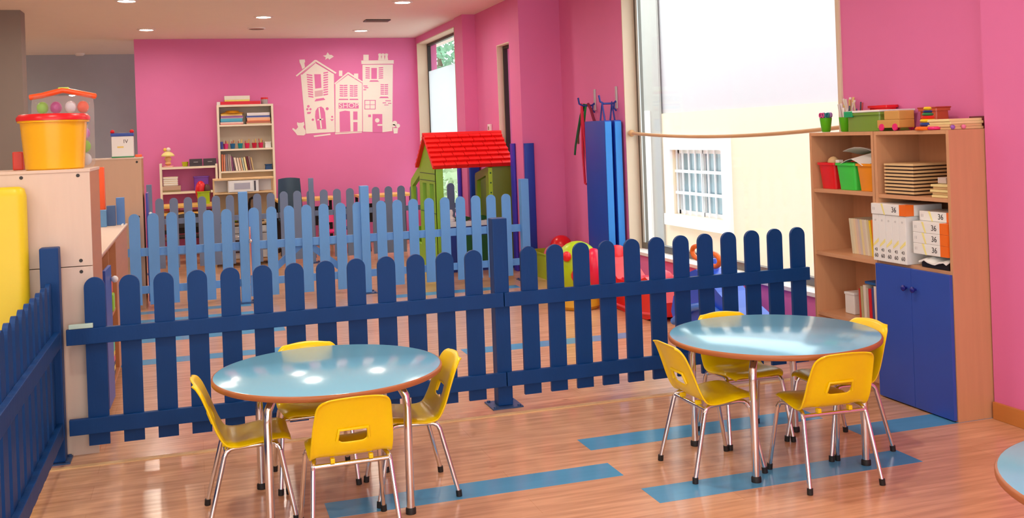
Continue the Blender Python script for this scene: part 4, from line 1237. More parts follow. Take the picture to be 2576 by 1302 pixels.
mural_pieces(mu, 'flowerpot', [[(1342, 1032), (1402, 1030), (1394, 1094), (1352, 1096)], circ(1362, 975, 28), circ(1400, 1005, 24), circ(1350, 1005, 20)], DECW)
# openings, cut through to the pink wall
CUT = dict(d0=-0.0052, d1=-0.0008)
wn = mural_piece(mu, 'window_opening', [[(420, 402), (497, 402), (505, 562), (432, 572)]], PINK, **CUT)
mural_piece(mu, 'window_opening', [rect(1088, 330, 1153, 458)], PINK, **CUT)
for (xa, ya_, xb_, yb_, n, name) in ((332, 400, 398, 680, 10, 0), (528, 372, 582, 655, 10, 1), (1020, 320, 1070, 462, 6, 0), (1174, 320, 1226, 462, 6, 1),
                                     (718, 526, 760, 672, 6, 0), (765, 526, 808, 672, 6, 1), (836, 530, 878, 672, 6, 0), (883, 530, 926, 672, 6, 1), (1196, 518, 1236, 648, 6, 0), (1242, 518, 1284, 648, 6, 1)):
    sk = 26 if yb_ - ya_ > 200 else 8
    hgt = (yb_ - ya_) / n
    pl = []
    for i in range(n):
        y0 = ya_ + i * hgt
        x_off = (i * 2.2 if yb_ - ya_ > 200 and name == 0 else 0)
        if name == 0: pl.append([(xa + x_off, y0), (xb_ + x_off * 0.6, y0 + sk * 0.4), (xb_ + x_off * 0.6, y0 + sk * 0.4 + hgt * 0.55), (xa + x_off, y0 + hgt * 0.55)])
        else: pl.append([(xa, y0 + sk * 0.4), (xb_, y0), (xb_, y0 + hgt * 0.55), (xa, y0 + sk * 0.4 + hgt * 0.55)])
    mural_piece(mu, 'shutter', pl, PINK, **CUT)
mural_piece(mu, 'balcony', [[(425, 600), (520, 585), (522, 655), (428, 668)]], M('pale_pink_print', (226, 180, 190), 0.6), **CUT)
mural_pieces(mu, 'window_ledge', [[(440, 692), (530, 678), (550, 702), (424, 722)], [(712, 690), (815, 690), (820, 704), (705, 704)], [(836, 690), (930, 690), (938, 704), (832, 704)],
                                 [(1078, 474), (1160, 474), (1180, 490), (1062, 490)], [(1195, 664), (1280, 664), (1294, 682), (1178, 682)]], PINK, **CUT)
mural_piece(mu, 'door_opening', [[(455, 1048), (430, 900), (436, 830), (460, 794), (500, 780), (530, 800), (548, 850), (562, 1042)]], PINK, **CUT)
mural_pieces(mu, 'door_bar', [[(470, 798), (484, 792), (512, 1036), (494, 1040)], [(455, 930), (525, 920), (526, 934), (456, 944)]], DECW, -0.007, -0.0052)
mural_piece(mu, 'door_opening', [[(720, 1078), (716, 842), (780, 828), (838, 836), (845, 1070)]], PINK, **CUT)
mural_pieces(mu, 'window_opening', [rect(876, 838, 926, 935), [(878, 962), (926, 962), (926, 1068), (878, 1070)]], PINK, **CUT)
mural_piece(mu, 'sign_board', [rect(706, 738, 940, 804)], PINK, **CUT)
sc_ = mz(825, 771)
lo = link('lettering', text_mesh('SHOP', 0.118, DECW, Matrix.Translation((sc_.x, YB - 0.0056, sc_.z)) @ FACE_NY @ Matrix.Diagonal((1.0, 0.85, 1, 1))), mu); lo.location = -mu.location
mural_piece(mu, 'door_opening', [[(1102, 868), (1216, 868), (1218, 1082), (1102, 1080)]], PINK, **CUT)
mural_pieces(mu, 'door_fitting', [circ(1157, 942, 26, 12), rect(1160, 986, 1216, 1006)], DECW, -0.007, -0.0052)
mural_pieces(mu, 'lattice_bar', [rect(1008, 704, 1140, 712), rect(1010, 806, 1136, 814), rect(1008, 704, 1016, 814), rect(1130, 704, 1138, 814), rect(1070, 712, 1076, 806), rect(1016, 756, 1130, 762)], PINK, **CUT)
mural_pieces(mu, 'brick_mark', [rect(995, 534, 1042, 546), rect(1005, 554, 1052, 566), rect(996, 578, 1028, 590), rect(1252, 708, 1316, 718), rect(1220, 732, 1262, 742), rect(1282, 738, 1322, 748), rect(1240, 758, 1288, 766)], PINK, **CUT)
mural_pieces(mu, 'flower_mark', [circ(352, 778, 16, 8), circ(340, 812, 14, 8), circ(376, 812, 14, 8), [(336, 846), (386, 840), (374, 866), (340, 868)], circ(630, 900, 12, 8), [(606, 930), (650, 928), (628, 950)]], PINK, **CUT)
mural_pieces(mu, 'lamp_mark', [circ(572, 806, 18, 12), circ(404, 934, 14, 10), rect(1052, 874, 1084, 904)], PINK, **CUT)
mural_pieces(mu, 'eaves_line', [[(268, 404), (430, 268), (436, 274), (276, 410)], [(440, 266), (655, 396), (648, 400), (436, 274)], [(670, 512), (816, 404), (980, 504), (978, 509), (816, 411), (672, 517)], rect(986, 284, 1338, 290)], PINK, **CUT)

# ------------------------------------------------------------------ tall bookcase at the far wall and its contents
BX0, BX1, BYF, BYB = 0.342, 1.122, 14.90, 15.185
fb = thing('bookcase', 'tall ivory bookcase against the far pink wall behind the toy kitchen', 'bookcase', (0.73, 15.04, 0))
panel_case(fb, BX0, BX1, BYF, BYB, 0, 2.065, 0.03, IVORY, '-y', kick=0.05, backm=M('ivory_back', (222, 206, 184), 0.6))
ZS = [1.783, 1.438, 1.125, 0.70]
for z in ZS:
    part('shelf', MB().box(BX0 + 0.03, BX1 - 0.03, BYF + 0.003, BYB - 0.006, z - 0.025, z), IVORY, fb, world=True)
part('cross_panel', MB().box(BX0 + 0.03, BX1 - 0.03, BYF + 0.25, BYF + 0.262, 0.92, 1.09), M('ivory_panel', (226, 204, 176), 0.6), fb, world=True)


def farbox(label, x0, x1, z0, z1, c, name='board_game', cat='board game', y0=BYF + 0.03, y1=BYF + 0.21, group=None, stripe=None, mat=None):
    t = thing(name, label, cat, ((x0 + x1) / 2, (y0 + y1) / 2, z0), group=group)
    w, d = (x1 - x0) / 2, (y1 - y0) / 2
    h = z1 - z0
    part('box', MB().box(-w, w, -d, d, 0, h * 0.55, 0.002), mat or col(c), t)
    part('lid', MB().box(-w - 0.002, w + 0.002, -d - 0.002, d + 0.002, h * 0.3, h, 0.002), mat or col(stripe or c), t)
    return t


z = ZS[0] + 0.001
L1 = [((226, 120, 110), (236, 200, 190), 'red and pink', 0.035), ((70, 160, 200), (80, 180, 210), 'turquoise', 0.05), ((230, 190, 200), (150, 90, 160), 'lilac', 0.035), ((240, 220, 180), (244, 200, 90), 'cream', 0.03)]
for i, (c, c2, nm, h) in enumerate(L1):
    farbox('%s board game in the left pile on the top shelf' % nm, 0.385 + 0.004 * i, 0.70 - 0.012 * (i % 2), z, z + h, c, stripe=c2, group='board games on the top shelf'); z += h + 0.001
solo('woven_plate', MB().lathe([(0.001, 0), (0.16, 0.004), (0.165, 0.012), (0.10, 0.022), (0.085, 0.045), (0.001, 0.05)], 24), col((220, 150, 30)), 'round amber woven plate on top of the left pile of games', 'plate', 50, loc=(0.56, BYF + 0.17 - 0.02 + 0.0, z))
z = ZS[0] + 0.001
L2 = [((214, 200, 150), (190, 110, 90), 'olive and red', 0.035), ((244, 140, 90), (250, 190, 150), 'orange', 0.05), ((200, 190, 200), (70, 90, 170), 'blue-grey', 0.03), ((240, 238, 236), (236, 234, 240), 'white', 0.042)]
for i, (c, c2, nm, h) in enumerate(L2):
    farbox('%s board game in the right pile on the top shelf' % nm, 0.745 + 0.012 * (i % 2), 1.08 - 0.004 * i, z, z + h, c, stripe=c2, group='board games on the top shelf'); z += h + 0.001
# cups of pens on the second shelf
z = ZS[1] + 0.001
cups = [(0.452, 'pink', (232, 60, 130)), (0.545, 'petrol blue', (20, 100, 150)), (0.650, 'teal', (10, 140, 150)), (0.745, 'crimson', (224, 30, 90)), (0.845, 'dark red', (200, 20, 60)), (0.935, 'raspberry', (214, 30, 90))]
pc = [(240, 190, 60), (180, 90, 60), (230, 220, 190), (200, 60, 60), (220, 190, 130)]
for i, (x, nm, c) in enumerate(cups):
    solo('pen_cup', cup_mb(0.028, 0.036, 0.075, 14), col(c, 0.35), '%s pen cup on the second shelf of the ivory bookcase' % nm, 'cup', 40, 'pen cups on the second shelf', (x, BYF + 0.08, z))
    for q in range(4):
        a = q * 1.6 + i
        solo('pen', MB().tube([(0, 0, 0), (0.018 * math.cos(a), 0.018 * math.sin(a), 0.10 + 0.012 * ((q + i) % 3))], 0.0055, 6), col(pc[(q + i) % 5]), '%s pen standing in the %s cup' % (ORD[q], nm), 'pen', 50,
             'pens in the far cups', (x + 0.010 * math.cos(a), BYF + 0.08 + 0.010 * math.sin(a), z + 0.008))
solo('folder', MB().box(-0.018, 0.018, -0.07, 0.07, 0, 0.105, 0.002), col((50, 60, 150)), 'navy folder at the left end of the second shelf', 'folder', loc=(0.395, BYF + 0.10, z))
solo('storage_box', tub_mb(0.045, 0.06, 0.085, 0.95, 0.008), WHITEP, 'small white box at the right end of the second shelf', 'box', 50, loc=(1.035, BYF + 0.10, z))
# books on the third shelf
z = ZS[2] + 0.001
x = 0.385
bks = [((236, 130, 90), 0.02, 0.24, 'orange', 0), ((230, 150, 120), 0.02, 0.235, 'peach', 0), ((150, 140, 150), 0.022, 0.24, 'grey', 0.02), ((170, 156, 150), 0.022, 0.24, 'warm grey', 0.03), ((190, 176, 170), 0.018, 0.235, 'pale grey', 0.05), ((150, 80, 130), 0.016, 0.21, 'plum', 0.1), ((100, 70, 90), 0.018, 0.20, 'dark mauve', 0.13),
       ((240, 226, 206), 0.028, 0.19, 'ivory', 0.16), ((236, 214, 196), 0.028, 0.185, 'sand', 0.16), ((232, 190, 150), 0.022, 0.185, 'apricot', 0.16), ((190, 206, 190), 0.02, 0.185, 'mint grey', 0.16), ((240, 224, 160), 0.026, 0.19, 'straw yellow', 0.16), ((110, 30, 50), 0.02, 0.20, 'maroon', 0.14), ((150, 120, 120), 0.024, 0.20, 'taupe', 0.14), ((200, 170, 120), 0.02, 0.185, 'tan', 0.16)]
for c, w, h, nm, tl in bks:
    book('%s book leaning on the third shelf of the ivory bookcase' % nm, (x + w / 2, BYF + 0.05, z), w, h, 0.15, col(c), 'y', -tl, 'books on the third shelf'); x += w + 0.0085
solo('storage_box', tub_mb(0.05, 0.07, 0.075, 0.95, 0.008), col((20, 70, 120)), 'navy box at the right end of the third shelf', 'box', 50, loc=(1.033, BYF + 0.10, z))
# on top
z = 2.066
farbox('flat red game box on top of the ivory bookcase', 0.40, 0.945, z, z + 0.045, (226, 24, 50))
farbox('white and yellow game box on top of the red one', 0.455, 0.80, z + 0.046, z + 0.125, (240, 226, 120), stripe=(240, 236, 222))
solo('toy_block', MB().box(-0.025, 0.025, -0.025, 0.025, 0, 0.045, 0.005), WHITEP, 'small white block at the left on top of the ivory bookcase', 'block', loc=(0.372, BYF + 0.1, z))
jj = thing('jar', 'small clear jar with a red lid on top of the ivory bookcase', 'jar', (1.01, BYF + 0.12, z))
part('body', MB().lathe([(0.001, 0), (0.045, 0), (0.048, 0.07), (0.001, 0.07)], 16), M('smoky_jar', (170, 160, 160), 0.3), jj, 40)
part('lid', MB().lathe([(0.001, 0.07), (0.05, 0.07), (0.05, 0.095), (0.001, 0.095)], 16), RED, jj, 40)

# ------------------------------------------------------------------ low white shelf at the far wall
WX0, WX1 = -0.45, 0.325
wsf = thing('shelf_unit', 'low ivory shelf unit left of the tall ivory bookcase', 'shelf', (-0.06, 15.04, 0))
for x in (WX0, WX1 - 0.03):
    for y in (14.90, 15.15):
        part('post', MB().box(x, x + 0.03, y, y + 0.03, 0, 1.268 if x == WX0 else 1.24, 0.003), IVORY, wsf, world=True)
for z in (1.215, 0.868, 0.45):
    part('shelf', MB().box(WX0 + 0.002, WX1 - 0.002, 14.905, 15.175, z - 0.03, z), IVORY, wsf, world=True)
z = 1.216
ms = thing('toy_carousel', 'pale yellow and pink toy carousel on the low ivory shelf', 'toy', (-0.335, 15.0, z))
part('base', MB().lathe([(0.001, 0), (0.07, 0), (0.07, 0.02), (0.001, 0.02)], 16), col((240, 170, 160)), ms, 40)
part('column', MB().lathe([(0.02, 0.02), (0.045, 0.05), (0.03, 0.08), (0.05, 0.11), (0.03, 0.15)], 14), col((236, 180, 120)), ms, 60)
part('roof', MB().lathe([(0.085, 0.15), (0.09, 0.165), (0.06, 0.20), (0.03, 0.215), (0.001, 0.22)], 18), col((244, 232, 150)), ms, 50)
part('ornament', MB().ball((0.01, 0, 0.245), 0.032, 10), col((246, 226, 220)), ms, 60)
part('ornament', MB().ball((-0.035, 0, 0.245), 0.025, 10), col((244, 210, 90)), ms, 60)
solo('plastic_cup', cup_mb(0.035, 0.045, 0.065), P('olive_yellow', (200, 196, 30)), 'small olive yellow pot on the low ivory shelf', 'pot', 40, loc=(-0.11, 14.99, z))
for i, x in enumerate((0.035, 0.225)):
    t = farbox('charcoal storage box, %s of the pair on the low ivory shelf' % ('left' if i == 0 else 'right'), x - 0.085, x + 0.085, z, z + 0.10, (64, 54, 62), 'storage_box', 'box', 14.92, 15.10, 'charcoal boxes')
    part('handle', MB().box(-0.03, 0.03, -0.098, -0.09, 0.05, 0.062, 0.002), M('grey_label', (150, 146, 150), 0.4), t)
z = 0.869
bs = thing('basket', 'white woven basket standing on a patterned box on the low ivory shelf', 'basket', (-0.31, 15.02, z + 0.085))
part('body', tub_mb(0.10, 0.085, 0.125, 0.95, 0.02), IVORY, bs, 50)
for q in range(4):
    part('weave_band', MB().box(-0.099, 0.099, -0.086, -0.080, 0.012 + q * 0.028, 0.024 + q * 0.028, 0.002), WHITEP, bs)
farbox('patterned olive box under the white basket', -0.42, -0.18, z, z + 0.083, (150, 130, 90), 'storage_box', 'box', 14.92, 15.12, stripe=(190, 160, 140))
solo('plastic_tub', tub_mb(0.11, 0.09, 0.20, 0.88, 0.02), PURPLE, 'violet plastic tub on the low ivory shelf', 'tub', 50, loc=(0.10, 15.03, z))
solo('storage_box', MB().box(-0.1, 0.1, -0.08, 0.08, 0, 0.19, 0.004), col((196, 70, 80)), 'red patterned box on the bottom board of the low ivory shelf', 'box', loc=(-0.30, 15.03, 0.451))

# ------------------------------------------------------------------ desks by the far wall
def desk(label, x0, x1, y0, y1, zt=0.712, two=False):
    t = thing('desk', label, 'desk', ((x0 + x1) / 2, (y0 + y1) / 2, 0), group='desks at the far wall')
    w, d = (x1 - x0) / 2, (y1 - y0) / 2
    YW = M('honey_desk_edge', (244, 196, 104), 0.4, var=0.06)
    part('top', MB().box(-w, w, -d, d, zt - 0.035, zt, 0.004), YW, t)
    if two: part('lower_shelf', MB().box(-w + 0.02, w - 0.02, -d, d, zt - 0.13, zt - 0.095, 0.004), YW, t)
    for sx in (-1, 1):
        for sy in (-1, 1):
            part('leg', MB().box(sx * (w - 0.03) - 0.02, sx * (w - 0.03) + 0.02, sy * (d - 0.03) - 0.02, sy * (d - 0.03) + 0.02, 0, zt - 0.035), BLACK, t)
    part('dark_panel', MB().box(-w + 0.05, w - 0.05, d - 0.09, d - 0.075, 0.30, zt - 0.14), BLACK, t)  # black board between the rear legs, below the top
    return t


desk('honey-topped desk with a lower shelf in front of the ivory shelf unit', -0.46, 1.0, 14.25, 14.80, 0.712, True)
desk('honey-topped desk right of the toy kitchen under the decal', 1.08, 1.90, 14.25, 14.80)
desk('honey-topped desk near the far window', 2.22, 2.98, 14.25, 14.80)
lb = solo('plastic_tub', tub_mb(0.085, 0.12, 0.17, 0.95, 0.015), LIME, 'lime green tub on the desk beside the toy kitchen', 'tub', 50, loc=(0.118, 14.42, 0.713))
solo('toy_bag', MB().ball((0, 0, 0.09), 0.10, 16, (0.72, 0.7, 1.35)), RED, 'red cloth bag bulging out of the lime tub', 'bag', 60, loc=(0.085, 14.42, 0.80))
solo('toy_bag', MB().ball((0, 0, 0.07), 0.085, 14, (0.6, 0.7, 1.3)), col((80, 40, 30)), 'dark brown bag in the lime tub beside the red one', 'bag', 60, loc=(0.165, 14.40, 0.80))


def stack_chair(label, x, y, rz, mat, h=1.02, seat=0.46, w=0.21, legm=BLACK):
    t = thing('plastic_chair', label, 'chair', (x, y, 0), rz)
    bk_ = MB()
    rows = []
    for i in range(6):
        f = i / 5
        zz = seat + 0.10 + (h - seat - 0.10) * f
        hw = w * (1.0 - 0.12 * f)
        rows.append([(hw * u, -0.20 - 0.06 * f + 0.05 * u * u, zz - (0.015 * u * u if i == 5 else 0)) for u in (-1, -0.6, -0.2, 0.2, 0.6, 1)])
    a = [[bk_.bm.verts.new(p) for p in r] for r in rows]; b2 = [[bk_.bm.verts.new((p[0], p[1] - 0.012, p[2])) for p in r] for r in rows]
    for i in range(5):
        for j in range(5):
            bk_._f([a[i][j], a[i][j + 1], a[i + 1][j + 1], a[i + 1][j]]); bk_._f([b2[i + 1][j], b2[i + 1][j + 1], b2[i][j + 1], b2[i][j]])
    for i in range(5):
        bk_._f([a[i][0], a[i + 1][0], b2[i + 1][0], b2[i][0]]); bk_._f([a[i + 1][5], a[i][5], b2[i][5], b2[i + 1][5]])
    for j in range(5):
        bk_._f([a[5][j], a[5][j + 1], b2[5][j + 1], b2[5][j]]); bk_._f([a[0][j + 1], a[0][j], b2[0][j], b2[0][j + 1]])
    part('backrest', bk_, mat, t, 60)
    part('seat', MB().box(-w, w, -0.19, 0.20, seat - 0.015, seat + 0.01, 0.006), mat, t, 40)
    for s in (-1, 1):
        part('leg', MB().tube([(s * w * 0.9, -0.23, seat + 0.14), (s * w * 0.93, -0.20, seat), (s * w, -0.23, 0.002)], 0.011, 8), legm, t, 50)
        part('leg', MB().tube([(s * w * 0.9, 0.16, seat - 0.01), (s * w, 0.20, 0.002)], 0.011, 8), legm, t, 50)
    return t


stack_chair('dark teal plastic chair standing by the desk under the decal', 1.24, 13.92, PI, M('dark_teal_plastic', (44, 74, 96), 0.4), 1.02, 0.46, 0.165)
stack_chair('hot pink small chair behind the slate blue fence', 1.72, 13.55, PI, PINKP, 0.56, 0.31, 0.15, CHROME)
stack_chair('black small chair left of the toy kitchen', -0.08, 13.75, PI, BLACK, 0.62, 0.34, 0.16)
stack_chair('black small chair in front of the desk near the far window', 2.55, 13.95, PI, BLACK, 0.62, 0.34, 0.16)
stack_chair('brown small chair behind the slate fence, leftmost of the small chairs', -0.41, 13.70, PI, col((110, 60, 50)), 0.60, 0.32, 0.12)
stack_chair('navy small chair next to the pink one', 2.08, 13.75, PI, NAVYP, 0.60, 0.32, 0.15)

# ------------------------------------------------------------------ toy kitchen
KX0, KX1, KY0, KY1 = 0.225, 0.960, 12.98, 13.38
ki = thing('toy_kitchen', 'white and beech toy kitchen with a microwave behind the slate fence', 'toy kitchen', (0.59, 13.18, 0))
for x in (KX0, KX1 - 0.015):
    part('side_panel', MB().box(x, x + 0.015, KY0, KY1, 0, 0.50), LWOOD, ki, world=True)
    part('hutch_post', MB().box(x, x + 0.015, KY0 + 0.06, KY0 + 0.10, 0.5, 1.075), LWOOD, ki, world=True)
    part('hutch_post', MB().box(x, x + 0.015, KY1 - 0.04, KY1, 0.5, 1.075), LWOOD, ki, world=True)
part('worktop', MB().box(KX0 - 0.005, KX1 + 0.005, KY0 - 0.01, KY1, 0.50, 0.525, 0.003), LWOOD, ki, world=True)
part('top_shelf', MB().box(KX0, KX1, KY0 + 0.05, KY1, 1.058, 1.076), LWOOD, ki, world=True)
part('middle_shelf', MB().box(KX0 + 0.015, KX1 - 0.015, KY0 + 0.05, KY1, 0.888, 0.904), LWOOD, ki, world=True)
part('splashback', MB().box(KX0 + 0.015, KX1 - 0.015, KY1 - 0.008, KY1, 0.525, 0.888), M('beige_splashback', (206, 180, 140), 0.5), ki, world=True)
part('back_panel', MB().box(KX0 + 0.015, KX1 - 0.015, KY1 - 0.03, KY1 - 0.02, 0.904, 1.058), WHITEP, ki, world=True)
mw = part('microwave', MB().box(0.40, 0.77, KY0 + 0.06, KY1 - 0.04, 0.905, 1.052, 0.006), WHITEP, ki, world=True)
mw2 = part('microwave_door', MB().box(0.41, 0.70, KY0 + 0.045, KY0 + 0.06, 0.912, 1.045, 0.003), WHITEP, ki, world=True)
part('microwave_window', MB().box(0.475, 0.665, KY0 + 0.040, KY0 + 0.046, 0.945, 1.02), M('grey_window', (176, 172, 184), 0.2), ki, world=True)
part('button_strip', MB().box(0.715, 0.735, KY0 + 0.052, KY0 + 0.061, 0.92, 1.04), CHARC, ki, world=True)
part('sink', MB().lathe([(0.10, 0.526), (0.105, 0.530), (0.09, 0.53), (0.07, 0.528), (0.001, 0.527)], 20, (0.76, 13.15, 0)), CHARC, ki, 50, world=True)
part('tap', MB().tube([(0.66, 13.28, 0.525), (0.66, 13.28, 0.74), (0.67, 13.26, 0.80), (0.70, 13.22, 0.82), (0.74, 13.18, 0.79), (0.745, 13.175, 0.75)], 0.016, 8), BLACK, ki, 60, world=True)
part('hob', MB().box(0.27, 0.53, 13.03, 13.29, 0.5255, 0.532), BLACK, ki, world=True)
part('drawer_front', MB().box(KX0 + 0.018, 0.585, KY0 - 0.012, KY0, 0.40, 0.485, 0.002), WHITEP, ki, world=True)
part('drawer_front', MB().box(0.595, KX1 - 0.018, KY0 - 0.012, KY0, 0.40, 0.485, 0.002), WHITEP, ki, world=True)
ov = part('oven_door', MB().box(KX0 + 0.018, 0.585, KY0 - 0.012, KY0, 0.09, 0.392, 0.002), WHITEP, ki, world=True)
part('oven_window', MB().box(0.37, 0.52, KY0 - 0.016, KY0 - 0.011, 0.16, 0.32), M('oven_glass', (70, 40, 36), 0.15), ki, world=True)
part('cupboard_door', MB().box(0.595, KX1 - 0.018, KY0 - 0.012, KY0, 0.09, 0.392, 0.002), WHITEP, ki, world=True)
part('handle', MB().tube([(0.31, KY0 - 0.03, 0.36), (0.52, KY0 - 0.03, 0.36)], 0.008, 8), CHROME, ki, 50, world=True)
part('floor_panel', MB().box(KX0 + 0.015, KX1 - 0.015, KY0 + 0.02, KY1, 0.07, 0.09), LWOOD, ki, world=True)
part('rear_panel', MB().box(KX0 + 0.015, KX1 - 0.015, KY1 - 0.008, KY1, 0.09, 0.50), LWOOD, ki, world=True)
solo('toy_pot', MB().lathe([(0.001, 0), (0.06, 0), (0.065, 0.06), (0.06, 0.06), (0.055, 0.005), (0.001, 0.005)], 16), WHITEP, 'white toy pot on the toy kitchen worktop', 'pot', 40, loc=(0.885, 13.10, 0.526))
solo('plastic_cup', cup_mb(0.04, 0.045, 0.075), LIME, 'lime cup on the toy kitchen hob', 'cup', 40, loc=(0.46, 13.2, 0.533))
solo('toy_ball', MB().ball((0, 0, 0.03), 0.03, 12), LWOOD, 'beige ball on the toy kitchen hob', 'ball', 60, loc=(0.40, 13.1, 0.533))

# ------------------------------------------------------------------ toy playhouse
ph = thing('playhouse', 'plastic playhouse with a red tiled roof and lime walls by the pier', 'playhouse', (2.85, 10.75, 0))
PH_SHIFT = Vector((0.136, 0.59, 0))
HX0, HX1, HYN, HYR, HYF, HZE, HZR = 2.36, 3.285, 10.24, 10.70, 11.18, 1.172, 1.535
gy = lambda x0, x1: (lambda u, v, d: (x0 if d == 0 else x1, u, v))


def ppart(name, mb, m, smooth=None): return part(name, mb, m, ph, smooth, world=True)


ppart('gable_wall', MB().prism([(10.30, 0), (10.30, 1.15), (10.70, 1.50), (11.12, 1.17), (11.20, 1.15), (11.62, 1.0), (11.66, 0.95), (11.66, 0)], gy(2.40, 2.445), 0, 1,
      holes=[[(10.42, 0.30), (10.42, 0.98), (10.62, 0.98), (10.62, 0.30)], [(10.78, 0.35), (10.78, 0.98), (10.98, 0.98), (10.98, 0.35)], [(11.14, 0.25), (11.14, 1.06), (11.56, 0.92), (11.56, 0.25)]]), HOUSEG)
for zz in (0.62, 0.98, 1.06):
    ppart('siding_groove', MB().box(2.397, 2.401, 10.31, 11.1, zz + 0.03, zz + 0.038), DKGREEN)
ppart('corner_post', MB().box(2.40, 2.478, 10.27, 10.345, 0, 1.165, 0.01), HOUSEG)
ppart('front_wall', MB().box(2.478, 3.02, 10.285, 10.33, 0.05, 0.44, 0.006), P('house_blue', (30, 60, 150), 0.4))
ppart('front_panel', MB().box(2.62, 2.98, 10.275, 10.286, 0.10, 0.40, 0.006), DKGREEN)
ppart('window_sill', MB().box(2.46, 3.04, 10.25, 10.36, 0.505, 0.56, 0.006), P('pale_sill', (226, 236, 240), 0.4))
ppart('flower_box', MB().box(2.5, 3.0, 10.262, 10.30, 0.44, 0.505, 0.006), P('house_blue', (30, 60, 150), 0.4))
ppart('planting', MB().ball((2.68, 10.32, 0.585), 0.05, 10, (2.2, 0.6, 0.6)).ball((2.9, 10.32, 0.585), 0.05, 10, (1.6, 0.6, 0.6)), DKGREEN, 60)
ppart('front_wall', MB().box(3.045, 3.30, 10.285, 10.33, 0.05, 1.15, 0.006), M('shaded_green_plastic', (112, 128, 40), 0.4))  # house green in shadow: the shade is put into the colour
ppart('return_wall', MB().prism([(10.285, 0), (10.285, 1.14), (10.33, 1.15), (10.84, 1.065), (10.86, 1.03), (10.86, 0)], gy(3.0, 3.045), 0, 1,
      holes=[[(10.40, 0.52), (10.40, 1.05), (10.78, 0.98), (10.78, 0.52)]]), P('playhouse_lime', (170, 206, 36), 0.4))
for q in range(9):
    ppart('rivet', MB().lathe([(0.010, 0), (0.009, -0.004), (0.001, -0.004)], 8, (3.025, 10.285, 0.2 + q * 0.11), 'Y'), DKGREEN)
ppart('rear_wall', MB().box(2.445, 3.30, 11.60, 11.645, 0.0, 0.42, 0.006), HOUSEG)
ppart('right_wall', MB().prism([(10.33, 0), (10.33, 1.15), (10.70, 1.50), (11.12, 1.17), (11.62, 1.0), (11.62, 0)], gy(3.27, 3.30), 0, 1), M('shaded_green_plastic', (112, 128, 40), 0.4))  # same darkened green, shade painted into the inner wall
ppart('floor_base', MB().box(2.42, 3.30, 10.30, 11.64, 0.0, 0.05), P('house_blue', (30, 60, 150), 0.4))
# roof slabs and tiles
def slope(u, v, side, off):
    """u along X 0..1, v from ridge 0 to eave 1"""
    x = HX0 + (HX1 - HX0) * u
    ye = HYN if side == 0 else HYF
    y = HYR + (ye - HYR) * v; z = HZR + (HZE - HZR) * v
    n = Vector((0, (HZR - HZE) * (-1 if side == 0 else 1), abs(ye - HYR))).normalized()
    return Vector((x, y, z)) + n * off


for side in (0, 1):
    mb = MB()
    a = [slope(0, 0, side, -0.028), slope(1, 0, side, -0.028), slope(1, 1, side, -0.028), slope(0, 1, side, -0.028)]
    b_ = [slope(0, 0, side, -0.004), slope(1, 0, side, -0.004), slope(1, 1, side, -0.004), slope(0, 1, side, -0.004)]
    loft(mb, [a, b_]); ppart('roof_slab', mb, ROOFR)
    NR, NC = 7, 7
    for r in range(NR):
        for c in range(NC):
            v0, v1 = r / NR, (r + 1.04) / NR
            u0, u1 = (c + 0.025) / NC, (c + 0.975) / NC
            sh = 0.25 / NC if r % 2 else -0.0
            u0s, u1s = max(0, u0 + sh - (0.25 / NC if c == 0 and sh else 0)), min(1, u1 + sh)
            mb = MB()
            lo_ = [slope(u0s, v0, side, -0.003), slope(u1s, v0, side, -0.003), slope(u1s, min(v1, 1.01), side, -0.003), slope(u0s, min(v1, 1.01), side, -0.003)]
            hi_ = [slope(u0s, v0, side, 0.002), slope(u1s, v0, side, 0.002), slope(u1s, min(v1, 1.01), side, 0.026), slope(u0s, min(v1, 1.01), side, 0.026)]
            loft(mb, [lo_, hi_]); ppart('roof_tile', mb, ROOFR)
ph_ridge = ppart('ridge_cap', MB().tube([(HX0 - 0.005, HYR, HZR - 0.004), (HX1 + 0.005, HYR, HZR - 0.004)], 0.024, 10), ROOFR, 50)
ph.location += PH_SHIFT
bt = solo('toy_pot', MB().lathe([(0.001, 0), (0.045, 0), (0.05, 0.03), (0.02, 0.06), (0.03, 0.10), (0.018, 0.13), (0.001, 0.135)], 14), WHITEP, 'small white bottle on the playhouse sill', 'bottle', 50, loc=(2.56 + 0.136, 10.315 + 0.59, 0.561))

# ------------------------------------------------------------------ toys by the window
cr = thing('crate', 'lime green crate of balls at the foot of the pink pier', 'crate', (3.60, 10.02, 0))
part('body', tub_mb(0.222, 0.27, 0.27, 0.86, 0.03), P('olive_lime_plastic', (176, 196, 40), 0.4), cr, 50)
for (x, y, z, r, c, lab) in ((3.52, 9.88, 0.24, 0.105, (240, 110, 130), 'pink ball on top of the lime crate'), (3.675, 10.07, 0.30, 0.12, (230, 26, 34), 'big red ball on top of the lime crate'),
                             (3.50, 10.17, 0.15, 0.075, (236, 60, 50), 'red ball at the back of the lime crate')):
    solo('toy_ball', MB().ball((0, 0, 0), r, 24), col(c, 0.28), lab, 'ball', 60, loc=(x, y, z))
